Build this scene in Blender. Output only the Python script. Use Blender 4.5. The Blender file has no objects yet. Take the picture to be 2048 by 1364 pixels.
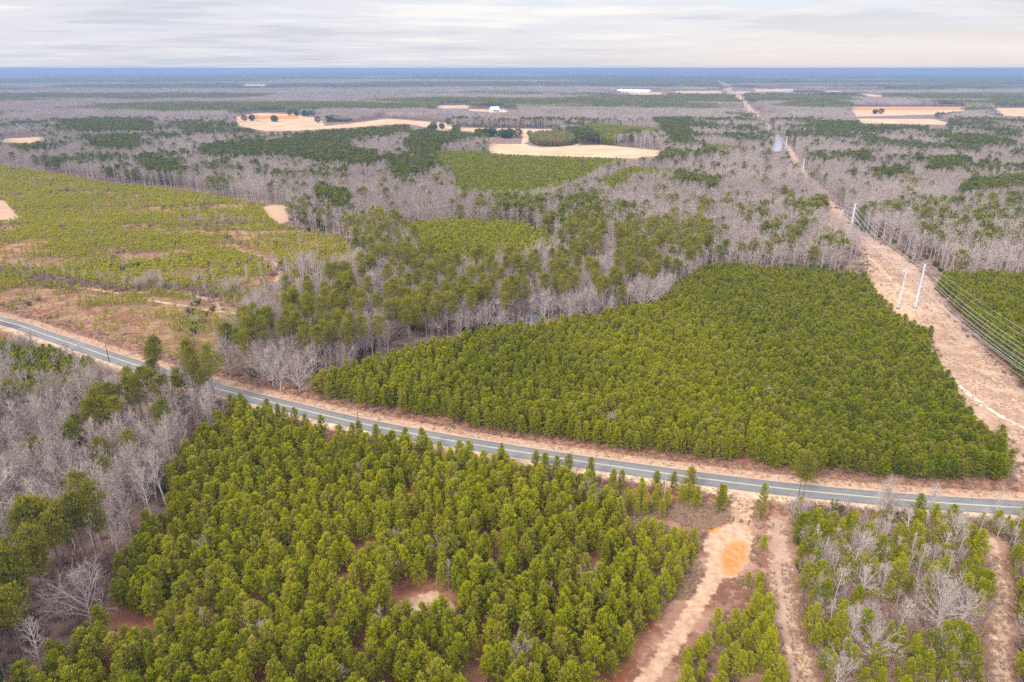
import bpy, math, random
import numpy as np
from mathutils import Vector

R = math.radians
rng = np.random.default_rng(11)
random.seed(11)
SC = bpy.context.scene
COL = SC.collection

# ------------------------------------------------------------------ camera, light, sky, exposure
CAM_H = 115.0
PITCH = 21.77                       # degrees below the horizon
FPX = 1365.0                        # focal length in pixels of the 2048 px wide photograph
cam_d = bpy.data.cameras.new("camera"); cam = bpy.data.objects.new("camera", cam_d); COL.objects.link(cam)
cam.location = (0, 0, CAM_H); cam.rotation_euler = (R(90 - PITCH), 0, 0)
cam_d.sensor_width = 36.0; cam_d.lens = 36.0 * FPX / 2048.0
cam_d.clip_start = 0.5; cam_d.clip_end = 120000.0
SC.camera = cam

SUN_EL, SUN_AZ = 38.0, 215.0        # elevation; azimuth from +Y, clockwise (behind and left of the camera)
sun_d = bpy.data.lights.new("sun", 'SUN'); sun = bpy.data.objects.new("sun", sun_d); COL.objects.link(sun)
sun_d.energy = 1.5; sun_d.angle = R(10); sun_d.color = (1.0, 0.955, 0.88)
sdir = Vector((math.sin(R(SUN_AZ)) * math.cos(R(SUN_EL)), math.cos(R(SUN_AZ)) * math.cos(R(SUN_EL)), math.sin(R(SUN_EL))))
sun.rotation_euler = sdir.to_track_quat('Z', 'Y').to_euler()
sun.location = (0, 0, 400)

SC.view_settings.view_transform = 'Standard'; SC.view_settings.look = 'None'
SC.view_settings.exposure = 1.04; SC.view_settings.gamma = 1.0
SC.view_settings.use_curve_mapping = False
SC.render.engine = 'CYCLES'
cy = SC.cycles
cy.use_denoising = False
try:
    cy.denoiser = 'OPENIMAGEDENOISE'; cy.denoising_input_passes = 'RGB_ALBEDO_NORMAL'; cy.denoising_prefilter = 'ACCURATE'
except Exception: pass
cy.max_bounces = 5; cy.diffuse_bounces = 2; cy.glossy_bounces = 2; cy.transmission_bounces = 3; cy.volume_bounces = 0
cy.use_adaptive_sampling = True; cy.adaptive_threshold = 0.01
cy.caustics_reflective = False; cy.caustics_refractive = False

class NT:
    """small helper to write node trees"""
    def __init__(s, nt): s.nt = nt; nt.nodes.clear()
    def n(s, t, **kw):
        nd = s.nt.nodes.new(t)
        for k, v in kw.items(): setattr(nd, k, v)
        return nd
    def l(s, a, b): s.nt.links.new(a, b)
    def val(s, sock, v):
        if hasattr(v, 'is_output') or isinstance(v, bpy.types.NodeSocket): s.l(v, sock)
        else: sock.default_value = v
    def math(s, op, a, b=None, c=None, clamp=False):
        m = s.n('ShaderNodeMath', operation=op, use_clamp=clamp)
        for i, v in enumerate((a, b, c)):
            if v is not None: s.val(m.inputs[i], v)
        return m.outputs[0]
    def mix(s, f, a, b, mode='MIX'):
        m = s.n('ShaderNodeMix', data_type='RGBA', blend_type=mode)
        s.val(m.inputs[0], f); s.val(m.inputs[6], a); s.val(m.inputs[7], b)
        return m.outputs[2]
    def ramp(s, x, lo, hi, smooth=True):
        m = s.n('ShaderNodeMapRange', interpolation_type='SMOOTHSTEP' if smooth else 'LINEAR')
        s.val(m.inputs[0], x); s.val(m.inputs[1], lo); s.val(m.inputs[2], hi)
        return m.outputs[0]
    def noise(s, vec, scale, detail=3.0, rough=0.55):
        t = s.n('ShaderNodeTexNoise'); s.l(vec, t.inputs['Vector'])
        t.inputs['Scale'].default_value = scale; t.inputs['Detail'].default_value = detail; t.inputs['Roughness'].default_value = rough
        return t.outputs['Fac']
def rgb(r, g, b): return (r, g, b, 1.0)

world = bpy.data.worlds.new("World"); SC.world = world; world.use_nodes = True
w = NT(world.node_tree)
sky = w.n('ShaderNodeTexSky', sky_type='NISHITA'); sky.sun_disc = False
sky.sun_elevation = R(SUN_EL); sky.sun_rotation = R(SUN_AZ); sky.air_density = 1.2; sky.dust_density = 1.5
tc = w.n('ShaderNodeTexCoord'); sep = w.n('ShaderNodeSeparateXYZ'); w.l(tc.outputs['Generated'], sep.inputs[0])
X, Y, Z = sep.outputs
zz = w.math('ADD', w.math('MAXIMUM', Z, 0.0), 0.035)
cmb = w.n('ShaderNodeCombineXYZ'); w.l(w.math('DIVIDE', X, zz), cmb.inputs[0]); w.l(w.math('MULTIPLY', w.math('DIVIDE', Y, zz), 1.0), cmb.inputs[1])
mp = w.n('ShaderNodeMapping'); w.l(cmb.outputs[0], mp.inputs['Vector']); mp.inputs['Scale'].default_value = (0.30, 0.42, 1); mp.inputs['Rotation'].default_value = (0, 0, R(6)); mp.inputs['Location'].default_value = (3.1, 1.7, 0)
n1 = w.noise(mp.outputs[0], 0.55, 5.0, 0.55)
n2 = w.noise(mp.outputs[0], 1.7, 6.0, 0.62)
cl = w.math('ADD', w.math('MULTIPLY', n1, 0.6), w.math('MULTIPLY', n2, 0.4))
c_dark = rgb(0.335, 0.345, 0.405); c_mid = rgb(0.425, 0.42, 0.47); c_lite = rgb(0.53, 0.51, 0.505)
cc = w.mix(w.ramp(cl, 0.42, 0.50), c_dark, c_mid)
cc = w.mix(w.ramp(cl, 0.51, 0.60), cc, c_lite)
# light break between the layers: thin blue
gap = w.ramp(w.noise(mp.outputs[0], 0.9, 4.0, 0.5), 0.56, 0.66)
cc = w.mix(w.math('MULTIPLY', gap, 0.45), cc, rgb(0.37, 0.45, 0.53))
# peach band low on the right, pale grey low on the left
low = w.ramp(Z, 0.085, 0.0)
rt = w.ramp(X, -0.35, 0.45)
cc = w.mix(w.math('MULTIPLY', low, w.math('MULTIPLY_ADD', rt, 0.65, 0.25)), cc, w.mix(rt, rgb(0.44, 0.44, 0.485), rgb(0.51, 0.455, 0.43)))
# an overcast sky is much brighter overhead than at the horizon
up = w.math('MULTIPLY_ADD', w.ramp(Z, 0.10, 0.8, False), 2.25, 0.92)
mm = w.n('ShaderNodeVectorMath', operation='SCALE'); w.l(cc, mm.inputs[0]); w.l(up, mm.inputs['Scale'])
bg1 = w.n('ShaderNodeBackground'); w.l(mm.outputs[0], bg1.inputs[0]); bg1.inputs[1].default_value = 1.0
bg2 = w.n('ShaderNodeBackground'); w.l(sky.outputs[0], bg2.inputs[0]); bg2.inputs[1].default_value = 0.10
mx = w.n('ShaderNodeMixShader'); mx.inputs[0].default_value = 0.88
w.l(bg2.outputs[0], mx.inputs[1]); w.l(bg1.outputs[0], mx.inputs[2])
wo = w.n('ShaderNodeOutputWorld'); w.l(mx.outputs[0], wo.inputs[0])
world.cycles.sampling_method = 'MANUAL'; world.cycles.sample_map_resolution = 512

# ------------------------------------------------------------------ photograph pixel -> place on the ground (height z)
def U(px, py, z=0.0):
    a, b = (px - 1024.0) / FPX, -(py - 682.0) / FPX
    p = R(PITCH)
    dx, dy, dz = a, math.cos(p) + b * math.sin(p), -math.sin(p) + b * math.cos(p)
    t = (z - CAM_H) / dz
    return (dx * t, dy * t)
def PX(x, y, z=0.0):
    """place -> photograph pixel, arrays"""
    p = R(PITCH); h = z - CAM_H
    d = y * math.cos(p) - h * math.sin(p)
    v = y * math.sin(p) + h * math.cos(p)
    return 1024.0 + FPX * x / d, 682.0 - FPX * v / d, d
def height_of(bx, by, ty):
    x, y = U(bx, by)
    lo, hi = 0.0, 80.0
    for _ in range(40):
        m = (lo + hi) / 2
        if PX(x, y, m)[1] > ty: lo = m
        else: hi = m
    return lo
def PL(*pts):
    return np.array([U(*p) for p in pts])
def inside(P, x, y):
    r = np.zeros(x.shape, bool); n = len(P)
    for i in range(n):
        x1, y1 = P[i]; x2, y2 = P[(i + 1) % n]
        if y1 == y2: continue
        c = (y1 > y) != (y2 > y)
        r ^= c & (x < (x2 - x1) * (y - y1) / (y2 - y1) + x1)
    return r
def segdist(P, x, y, closed):
    d = np.full(x.shape, 1e9); n = len(P)
    for i in range(n if closed else n - 1):
        a = P[i]; b = P[(i + 1) % n]; v = b - a; L = max(v @ v, 1e-9)
        t = np.clip(((x - a[0]) * v[0] + (y - a[1]) * v[1]) / L, 0, 1)
        d = np.minimum(d, np.hypot(x - a[0] - t * v[0], y - a[1] - t * v[1]))
    return d
def _h(ix, iy, s):
    n = (ix * 374761393 + iy * 668265263 + s * 982451653) & 0xFFFFFFFF
    n = ((n ^ (n >> 13)) * 1274126177) & 0xFFFFFFFF
    return ((n ^ (n >> 16)) & 0xFFFFFF) / 16777215.0
def vnoise(x, y, sc, seed=0, octv=3):
    out = 0.0; amp = 1.0; tot = 0.0
    for o in range(octv):
        fx, fy = x / sc, y / sc; ix, iy = np.floor(fx).astype(np.int64), np.floor(fy).astype(np.int64)
        u, v = fx - ix, fy - iy; u = u * u * (3 - 2 * u); v = v * v * (3 - 2 * v)
        a = _h(ix, iy, seed + o); b = _h(ix + 1, iy, seed + o); c = _h(ix, iy + 1, seed + o); d = _h(ix + 1, iy + 1, seed + o)
        out = out + amp * ((a * (1 - u) + b * u) * (1 - v) + (c * (1 - u) + d * u) * v)
        tot += amp; amp *= 0.5; sc *= 0.5
    return out / tot
def groundz(x, y):
    r = np.hypot(x, y)
    f = np.clip((r - 4500) / 9000, 0, 1)
    az = np.arctan2(x, y)
    crest = 52 * np.exp(-((az - 0.02) / 0.33) ** 2)
    roll = vnoise(x + 9000, y, 5200, 77, 3) - 0.45
    drop = np.clip(r - 1800, 0, None) ** 2 / (2 * 6.371e6)          # the curve of the earth
    return -drop + f * (roll * 50 + np.clip((r - 11000) / 9000, 0, 1) * crest)

# ------------------------------------------------------------------ the lie of the land, read off the photograph
def smooth(P, k=6):
    P = np.array(P); out = []
    for i in range(len(P) - 1):
        p0 = P[max(i - 1, 0)]; p1 = P[i]; p2 = P[i + 1]; p3 = P[min(i + 2, len(P) - 1)]
        for t in np.linspace(0, 1, k, endpoint=False):
            out.append(0.5 * ((2 * p1) + (-p0 + p2) * t + (2 * p0 - 5 * p1 + 4 * p2 - p3) * t * t + (-p0 + 3 * p1 - 3 * p2 + p3) * t ** 3))
    out.append(P[-1]); return np.array(out)
ROAD = smooth(PL((-420, 560), (-200, 600), (0, 641), (100, 673), (212, 711), (330, 748), (450, 782), (560, 809), (711, 845), (870, 876), (1000, 898),
                 (1200, 929), (1400, 957), (1560, 977), (1700, 991), (1850, 1004), (2048, 1016), (2300, 1026), (2600, 1032)), 10)
ROAD_W = 3.35
DRIVE = smooth(PL((1484, 985), (1481, 1045), (1462, 1100), (1425, 1160), (1385, 1225), (1335, 1300), (1290, 1364), (1200, 1480), (1150, 1560)), 8)
TRACK2 = smooth(PL((1553, 1010), (1556, 1080), (1562, 1160), (1575, 1250), (1595, 1320), (1612, 1400), (1640, 1520)), 8)
TRACK3 = smooth(PL((1985, 1085), (1995, 1150), (2003, 1210), (2001, 1290), (2004, 1364), (2010, 1500)), 8)
ROWT = smooth(PL((1690, 470), (1730, 505), (1790, 565), (1868, 618), (1900, 655), (1950, 710), (2000, 765), (2048, 815), (2200, 990)), 8)
ROWT2 = smooth(PL((1868, 722), (1905, 758), (1940, 790), (1990, 825), (2048, 856), (2200, 930)), 8)
ROW = PL((2600, 1018), (2300, 1008), (2035, 985), (2034, 930), (2000, 880), (1938, 850), (1903, 775), (1866, 720), (1860, 682), (1800, 655), (1757, 600), (1735, 560), (1728, 530), (1718, 500), (1645, 462), (1652, 424), (1610, 378), (1572, 338), (1566, 300), (1500, 232), (1466, 196), (1446, 176), (1428, 160),
         (1440, 160), (1460, 176), (1482, 192), (1520, 232), (1585, 300), (1616, 350), (1665, 402), (1715, 462), (1790, 500), (1862, 560), (1905, 632), (1960, 690),
         (2048, 776), (2250, 980), (2600, 1000))
WATERS = [PL((1541, 300), (1556, 274), (1566, 276), (1564, 299), (1552, 303)), PL((1036, 634), (1078, 630), (1078, 654), (1040, 660)),
          PL((985, 634), (1010, 632), (1008, 648), (986, 650)), PL((1520, 268), (1532, 262), (1540, 272), (1530, 279)),
          PL((62, 1012), (82, 1006), (86, 1014), (68, 1020)),
          PL((300, 880), (318, 872), (322, 880), (306, 888)), PL((338, 838), (350, 832), (354, 842), (342, 846)), PL((752, 508), (766, 502), (762, 522), (753, 524)), PL((205, 955), (222, 945), (226, 952), (212, 960))]
PADS = [PL((523, 414), (547, 409), (578, 413), (574, 425), (578, 442), (554, 449), (537, 437)), PL((0, 400), (10, 402), (28, 424), (42, 438), (10, 446), (-60, 446), (-60, 396)),
        PL((1735, 572), (1765, 566), (1812, 566), (1835, 578), (1850, 610), (1840, 632), (1800, 640), (1770, 622), (1752, 600)), PL((1645, 462), (1640, 445), (1690, 452), (1710, 470), (1700, 480))]
FIELDS = [PL((468, 234), (513, 226), (588, 228), (642, 237), (650, 252), (700, 247), (776, 237), (905, 247), (907, 257), (885, 261), (851, 254), (810, 247), (700, 255), (581, 262), (530, 262), (478, 252)),
          PL((916, 255), (1128, 259), (1114, 267), (1049, 286), (1059, 291), (1083, 295), (1152, 291), (1205, 290), (1329, 302), (1312, 312), (1268, 317), (1022, 309), (981, 306), (974, 288), (1042, 288), (1046, 271), (919, 261)),
          PL((0, 278), (89, 273), (91, 278), (60, 286), (0, 284)), PL((871, 211), (941, 210), (935, 217), (880, 217)), PL((936, 218), (1017, 221), (1012, 225), (940, 222)),
          PL((1700, 214), (1936, 214), (1929, 221), (1870, 229), (1712, 233)), PL((1714, 237), (1868, 238), (1912, 250), (1724, 246)), PL((1984, 216), (2100, 216), (2100, 234), (1994, 231)),
          PL((1257, 184), (1325, 184), (1318, 190), (1262, 189)), PL((1350, 182), (1440, 181), (1446, 187), (1352, 187)), PL((1472, 182), (1500, 182), (1496, 187), (1474, 187)),
          PL((1508, 177), (1590, 178), (1584, 184), (1512, 183)), PL((1650, 181), (1682, 181), (1680, 185), (1652, 185)), PL((1715, 186), (1745, 188), (1780, 194), (1740, 193)),
          PL((485, 169), (535, 169), (530, 172), (490, 172)), PL((1155, 292), (1160, 288), (1120, 286), (1122, 292))]
CLAYS = [PL((476, 232), (600, 231), (596, 238), (484, 239)), PL((1704, 215), (1930, 215), (1925, 220), (1706, 221)), PL((1262, 985), (1300, 988), (1345, 992), (1365, 1005), (1340, 1014), (1290, 1006), (1268, 998)),
         PL((1440, 1112), (1450, 1092), (1475, 1080), (1496, 1088), (1494, 1120), (1474, 1150), (1448, 1150)), PL((1395, 1050), (1440, 1050), (1436, 1066), (1400, 1064)), PL((1290, 1040), (1320, 1040), (1318, 1056), (1292, 1054))]
SANDS = [PL((1400, 1085), (1425, 1060), (1455, 1050), (1500, 1050), (1506, 1085), (1498, 1130), (1470, 1155), (1425, 1160), (1408, 1140), (1418, 1112)), PL((1462, 982), (1506, 984), (1503, 1045), (1466, 1045)),
         PL((800, 1200), (870, 1180), (915, 1215), (900, 1250), (850, 1262), (812, 1240)), PL((1560, 1290), (1620, 1300), (1630, 1350), (1590, 1340)), PL((1858, 712), (1880, 720), (1892, 738), (1872, 736))]
A = PL((468, 822, 5), (505, 812, 7), (560, 833, 7), (650, 858, 7), (760, 872, 7), (900, 893, 7), (1050, 925, 7), (1150, 945, 7), (1238, 978, 7), (1250, 1060, 2), (1280, 1140, 2), (1330, 1200, 2),
       (1390, 1200, 1), (1345, 1265), (1290, 1330), (1230, 1420), (1120, 1600), (-250, 1600), (-60, 1450), (108, 1364), (150, 1305), (195, 1255), (235, 1170), (290, 1100), (335, 1050), (345, 970, 3), (385, 885, 4))
A2 = PL((1238, 985, 3), (1300, 1010), (1350, 1000), (1400, 990, 3), (1462, 985, 4), (1462, 1040), (1415, 1065), (1395, 1110), (1410, 1150), (1390, 1200), (1330, 1200), (1280, 1140), (1250, 1060))
B = PL((606, 775, 4), (640, 752, 6), (690, 735, 7), (760, 712, 7), (830, 690, 7), (1000, 655, 7), (1130, 640, 7), (1230, 622, 7), (1320, 600, 7), (1350, 570, 7), (1400, 540, 7), (1440, 530, 7), (1600, 536, 7), (1700, 545, 7),
       (1728, 560, 5), (1752, 600, 3), (1778, 630, 3), (1800, 655, 3), (1858, 680, 3), (1862, 720, 3), (1900, 775, 3), (1935, 850, 3), (2000, 880, 4), (2022, 930, 3), (2012, 965), (1900, 968), (1780, 962), (1640, 955), (1480, 948),
       (1360, 925), (1230, 905), (1110, 882), (1000, 868), (900, 848), (800, 828), (700, 812), (630, 798))
Cp = PL((1868, 556, 6), (1900, 546, 7), (2048, 546, 7), (2500, 560, 7), (2500, 1000), (2260, 970), (2048, 772), (1965, 686), (1915, 632), (1870, 580))
D = PL((796, 462, 7), (823, 448, 7), (919, 443, 7), (1052, 450, 7), (1118, 484, 7), (1073, 520, 5), (1060, 545, 3), (977, 555, 3), (900, 560, 3), (845, 545, 3), (827, 500, 3))
E = [PL((916, 305, 9), (988, 308, 9), (1100, 309, 9), (1268, 319, 9), (1261, 333), (1199, 362), (1158, 390), (1070, 418), (1005, 418), (919, 412), (899, 364), (868, 350), (871, 322)),
     PL((1179, 392), (1261, 339, 8), (1346, 346, 8), (1380, 372), (1268, 377), (1244, 404), (1227, 408)),
     PL((1162, 257, 8), (1176, 250, 8), (1295, 258, 8), (1329, 264, 8), (1329, 280), (1261, 280), (1223, 293), (1193, 287)), PL((1410, 291, 8), (1498, 302, 8), (1498, 321), (1399, 321))]
F = PL((-300, 300), (0, 331), (103, 350), (205, 367), (308, 377), (410, 391), (530, 412), (560, 455), (690, 478), (712, 520), (712, 580), (640, 600), (590, 610), (500, 640), (470, 700), (430, 755), (330, 728), (200, 683), (100, 650), (0, 618), (-300, 540))
GRASSY = []
PINES = [PL(*[(x, y, 10) for x, y in q]) for q in (
    ((263, 325), (300, 318), (359, 330), (359, 356), (300, 352)), ((400, 300), (480, 290), (550, 290), (640, 265), (700, 255), (700, 335), (650, 335), (560, 318), (420, 322)),
    ((113, 247), (240, 243), (308, 250), (308, 270), (160, 270)), ((164, 280), (280, 276), (280, 307), (200, 305)), ((20, 300), (60, 290), (110, 300), (60, 312)),
    ((680, 250), (810, 247), (817, 264), (765, 281), (741, 278), (680, 291)), ((806, 295), (827, 271), (899, 257), (933, 264), (933, 285), (885, 298), (871, 319), (830, 319)),
    ((687, 305), (755, 312), (748, 339), (687, 339)), ((769, 319), (810, 319), (858, 339), (851, 353), (793, 370)), ((1305, 242), (1380, 240), (1380, 291), (1343, 298), (1329, 267)),
    ((1628, 247), (1857, 254), (1854, 264), (1690, 271), (1632, 267)), ((1857, 274), (1963, 278), (2038, 295), (1929, 298)), ((1348, 356), (1440, 370), (1427, 387), (1348, 370)),
    ((1905, 397), (1936, 373), (2048, 360), (2048, 384)), ((1744, 350), (1800, 345), (1820, 360), (1760, 362)), ((1870, 322), (1940, 325), (1930, 345), (1850, 350)),
    ((1135, 405), (1190, 405), (1190, 420), (1140, 418)), ((640, 380), (690, 395), (670, 410), (630, 400)),
    ((930, 262), (1040, 265), (1045, 280), (940, 282)), ((1130, 262), (1190, 262), (1200, 285), (1150, 285)), ((820, 325), (870, 320), (870, 345), (830, 345)),
    ((1480, 208), (1500, 215), (1508, 240), (1475, 240)), ((660, 395), (700, 400), (690, 430), (665, 425)), ((1620, 180), (1700, 190), (1700, 215), (1560, 215)))]
J = PL((455, 765), (500, 680), (560, 640), (660, 600), (730, 560), (700, 500), (640, 470), (800, 470), (830, 520), (860, 560), (1060, 560), (1130, 500), (1250, 490), (1400, 470), (1420, 520), (1400, 550), (1340, 590),
       (1230, 640), (1000, 672), (830, 705), (700, 745), (620, 775), (600, 790), (520, 775))
K = PL((-400, 620), (0, 668), (100, 705), (200, 745), (330, 790), (455, 815), (470, 850), (385, 890), (345, 970), (335, 1050), (290, 1100), (235, 1170), (195, 1255), (150, 1305), (108, 1364), (-60, 1450), (-400, 1600))
K1 = PL((-300, 600), (0, 682), (60, 700), (150, 728), (190, 752), (205, 790), (150, 810), (60, 850), (0, 880), (-300, 900))
T1 = PL((240, 1120), (222, 1185), (178, 1248), (136, 1275), (90, 1364), (0, 1480), (-200, 1550), (-120, 1300), (20, 1210), (130, 1110))
T2 = PL((330, 800), (450, 790), (455, 815), (430, 840), (330, 830))
L = PL((1560, 1012), (2048, 1040), (2400, 1050), (2400, 1600), (1640, 1600), (1600, 1400), (1575, 1250), (1560, 1120))
M = PL((1508, 1002), (1545, 1010), (1548, 1090), (1552, 1160), (1562, 1240), (1580, 1340), (1600, 1500), (1220, 1560), (1310, 1420), (1365, 1330), (1420, 1240), (1470, 1160), (1506, 1090))
GROVE = PL((1059, 284), (1064, 277), (1080, 273), (1110, 272), (1140, 276), (1154, 284), (1145, 291), (1108, 294), (1075, 292))
CLEAR = [PL((1850, 600), (1900, 600), (1900, 700), (1862, 690)), SANDS[2], PL((1232, 181), (1330, 181), (1330, 190), (1232, 188)), PL((968, 216), (1012, 218), (1010, 226), (968, 226))]
GAPS = [PL((180, 1210), (235, 1195), (245, 1240), (215, 1270), (185, 1250)), PL((1378, 1035), (1450, 1030), (1450, 1060), (1385, 1068)), PL((1540, 1120), (1556, 1120), (1560, 1200), (1540, 1200))]
OPEN = FIELDS + PADS + WATERS[:1] + SANDS + CLEAR + GAPS + [CLAYS[2], CLAYS[3], CLAYS[4]]

def mesh_obj(name, V, Fc, mats, parent=None, mi=None, smooth_=False, link=True, tone=None):
    me = bpy.data.meshes.new(name)
    V = np.asarray(V, np.float32)
    if isinstance(Fc, np.ndarray):
        k = Fc.shape[1]; n = len(Fc)
        me.vertices.add(len(V)); me.vertices.foreach_set('co', V.ravel())
        me.loops.add(n * k); me.loops.foreach_set('vertex_index', Fc.astype(np.int32).ravel())
        me.polygons.add(n); me.polygons.foreach_set('loop_start', np.arange(0, n * k, k, dtype=np.int32))
    else:
        me.from_pydata([tuple(v) for v in V], [], [tuple(f) for f in Fc])
    for m in (mats if isinstance(mats, (list, tuple)) else [mats]): me.materials.append(m)
    if mi is not None: me.polygons.foreach_set('material_index', np.asarray(mi, np.int32))
    if smooth_: me.polygons.foreach_set('use_smooth', np.ones(len(me.polygons), bool))
    if tone is not None:
        a = me.attributes.new('tone', 'FLOAT', 'POINT'); a.data.foreach_set('value', np.asarray(tone, np.float32))
    me.update(calc_edges=True)
    o = bpy.data.objects.new(name, me)
    if link: COL.objects.link(o)
    if parent is not None: o.parent = parent
    return o
def tag(o, label=None, cat=None, group=None, kind=None):
    if label: o['label'] = label
    if cat: o['category'] = cat
    if group: o['group'] = group
    if kind: o['kind'] = kind
    return o
def empty(name, loc, rz=0.0):
    o = bpy.data.objects.new(name, None); COL.objects.link(o); o.empty_display_size = 0.5
    o.location = loc; o.rotation_euler = (0, 0, rz); return o

# ------------------------------------------------------------------ materials
def new_mat(name):
    m = bpy.data.materials.new(name); m.use_nodes = True; t = NT(m.node_tree)
    out = t.n('ShaderNodeOutputMaterial'); return m, t, out
def foliage_mat(name, dark, light, dry, tr=0.28):
    m, t, out = new_mat(name)
    tone = t.n('ShaderNodeAttribute', attribute_name='tone').outputs['Fac']
    tint = t.n('ShaderNodeAttribute', attribute_name='tint', attribute_type='INSTANCER').outputs['Fac']
    oi = t.n('ShaderNodeObjectInfo').outputs['Random']
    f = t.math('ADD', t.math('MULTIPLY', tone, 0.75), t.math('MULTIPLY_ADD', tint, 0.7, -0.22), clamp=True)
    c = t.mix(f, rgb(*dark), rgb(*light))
    c = t.mix(t.math('MULTIPLY', t.ramp(oi, 0.55, 1.0), t.math('MULTIPLY', t.ramp(tone, 0.1, 0.9), 0.55)), c, rgb(*dry))
    d = t.n('ShaderNodeBsdfDiffuse'); t.l(c, d.inputs[0])
    s = t.n('ShaderNodeBsdfTranslucent'); t.l(c, s.inputs[0])
    x = t.n('ShaderNodeMixShader'); x.inputs[0].default_value = tr; t.l(d.outputs[0], x.inputs[1]); t.l(s.outputs[0], x.inputs[2])
    t.l(x.outputs[0], out.inputs[0]); return m
def bark_mat(name, a, b, scale=3.0):
    m, t, out = new_mat(name)
    tc = t.n('ShaderNodeTexCoord').outputs['Object']
    tint = t.n('ShaderNodeAttribute', attribute_name='tint', attribute_type='INSTANCER').outputs['Fac']
    n = t.noise(tc, scale, 4.0, 0.6)
    f = t.math('ADD', t.math('MULTIPLY', t.ramp(n, 0.3, 0.7), 0.6), t.math('MULTIPLY', tint, 0.5), clamp=True)
    d = t.n('ShaderNodeBsdfDiffuse'); t.l(t.mix(f, rgb(*a), rgb(*b)), d.inputs[0]); d.inputs[1].default_value = 0.6
    t.l(d.outputs[0], out.inputs[0]); return m
def plain_mat(name, a, b, scale, rough=0.7, metal=0.0, bump=0.0):
    m, t, out = new_mat(name)
    tc = t.n('ShaderNodeTexCoord').outputs['Object']
    n = t.noise(tc, scale, 5.0, 0.6)
    p = t.n('ShaderNodeBsdfPrincipled'); t.l(t.mix(t.ramp(n, 0.3, 0.7), rgb(*a), rgb(*b)), p.inputs['Base Color'])
    p.inputs['Roughness'].default_value = rough; p.inputs['Metallic'].default_value = metal
    if bump:
        bm = t.n('ShaderNodeBump'); bm.inputs['Strength'].default_value = bump; t.l(n, bm.inputs['Height']); t.l(bm.outputs[0], p.inputs['Normal'])
    t.l(p.outputs[0], out.inputs[0]); return m
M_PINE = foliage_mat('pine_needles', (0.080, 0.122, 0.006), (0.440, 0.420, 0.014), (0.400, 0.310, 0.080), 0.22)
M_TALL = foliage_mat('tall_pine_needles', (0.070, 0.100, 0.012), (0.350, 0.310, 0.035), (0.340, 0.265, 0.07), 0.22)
M_EVER = foliage_mat('evergreen_leaves', (0.045, 0.080, 0.020), (0.120, 0.165, 0.038), (0.14, 0.16, 0.04))
M_BAMB = foliage_mat('bamboo_leaves', (0.14, 0.14, 0.03), (0.36, 0.31, 0.09), (0.34, 0.27, 0.10))
M_BARK = bark_mat('pine_bark', (0.10, 0.07, 0.055), (0.22, 0.165, 0.135))
M_TWIG = bark_mat('bare_bark', (0.24, 0.175, 0.145), (0.62, 0.525, 0.47), 1.2)
M_BRUSH = bark_mat('brush_stems', (0.22, 0.13, 0.10), (0.44, 0.30, 0.25), 1.0)
M_STEEL = plain_mat('galvanised_steel', (0.52, 0.55, 0.60), (0.68, 0.71, 0.76), 0.7, 0.6, 0.0)
M_DARKSTEEL = plain_mat('painted_steel', (0.03, 0.025, 0.02), (0.09, 0.06, 0.045), 3.0, 0.6, 0.3)
M_WOODPOLE = plain_mat('creosoted_wood', (0.045, 0.035, 0.03), (0.11, 0.085, 0.07), 2.0, 0.85)
M_PALEPOLE = plain_mat('weathered_pale_wood', (0.42, 0.38, 0.33), (0.60, 0.54, 0.48), 2.0, 0.85)
M_CABLE = plain_mat('aluminium_cable', (0.50, 0.50, 0.49), (0.64, 0.64, 0.62), 0.4, 0.5, 0.2)
M_DARKCABLE = plain_mat('insulated_cable', (0.16, 0.15, 0.15), (0.28, 0.27, 0.26), 0.4, 0.6)
M_GLASSINS = plain_mat('insulator_porcelain', (0.25, 0.26, 0.28), (0.45, 0.46, 0.48), 3.0, 0.3)
M_CONC = plain_mat('concrete_footing', (0.40, 0.38, 0.35), (0.58, 0.55, 0.50), 2.0, 0.9)
M_WHITEWALL = plain_mat('white_siding', (0.70, 0.70, 0.68), (0.82, 0.81, 0.78), 0.6, 0.7)
M_ROOFGREY = plain_mat('grey_shingles', (0.16, 0.17, 0.18), (0.28, 0.29, 0.30), 1.5, 0.8)
M_ROOFWHITE = plain_mat('white_metal_roof', (0.72, 0.74, 0.77), (0.86, 0.87, 0.88), 0.3, 0.4)
M_WINDOW = plain_mat('dark_window_glass', (0.03, 0.035, 0.045), (0.06, 0.07, 0.08), 1.0, 0.15)
M_BLIND = plain_mat('camouflage_board', (0.03, 0.035, 0.03), (0.08, 0.08, 0.07), 2.0, 0.8)
M_BLINDROOF = plain_mat('blind_roof', (0.26, 0.27, 0.32), (0.36, 0.37, 0.42), 2.0, 0.6)
M_LINE = plain_mat('road_paint', (0.60, 0.53, 0.33), (0.74, 0.68, 0.50), 1.5, 0.7)
M_WHITE = plain_mat('white_paint', (0.70, 0.70, 0.70), (0.82, 0.82, 0.82), 1.5, 0.6)

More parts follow.
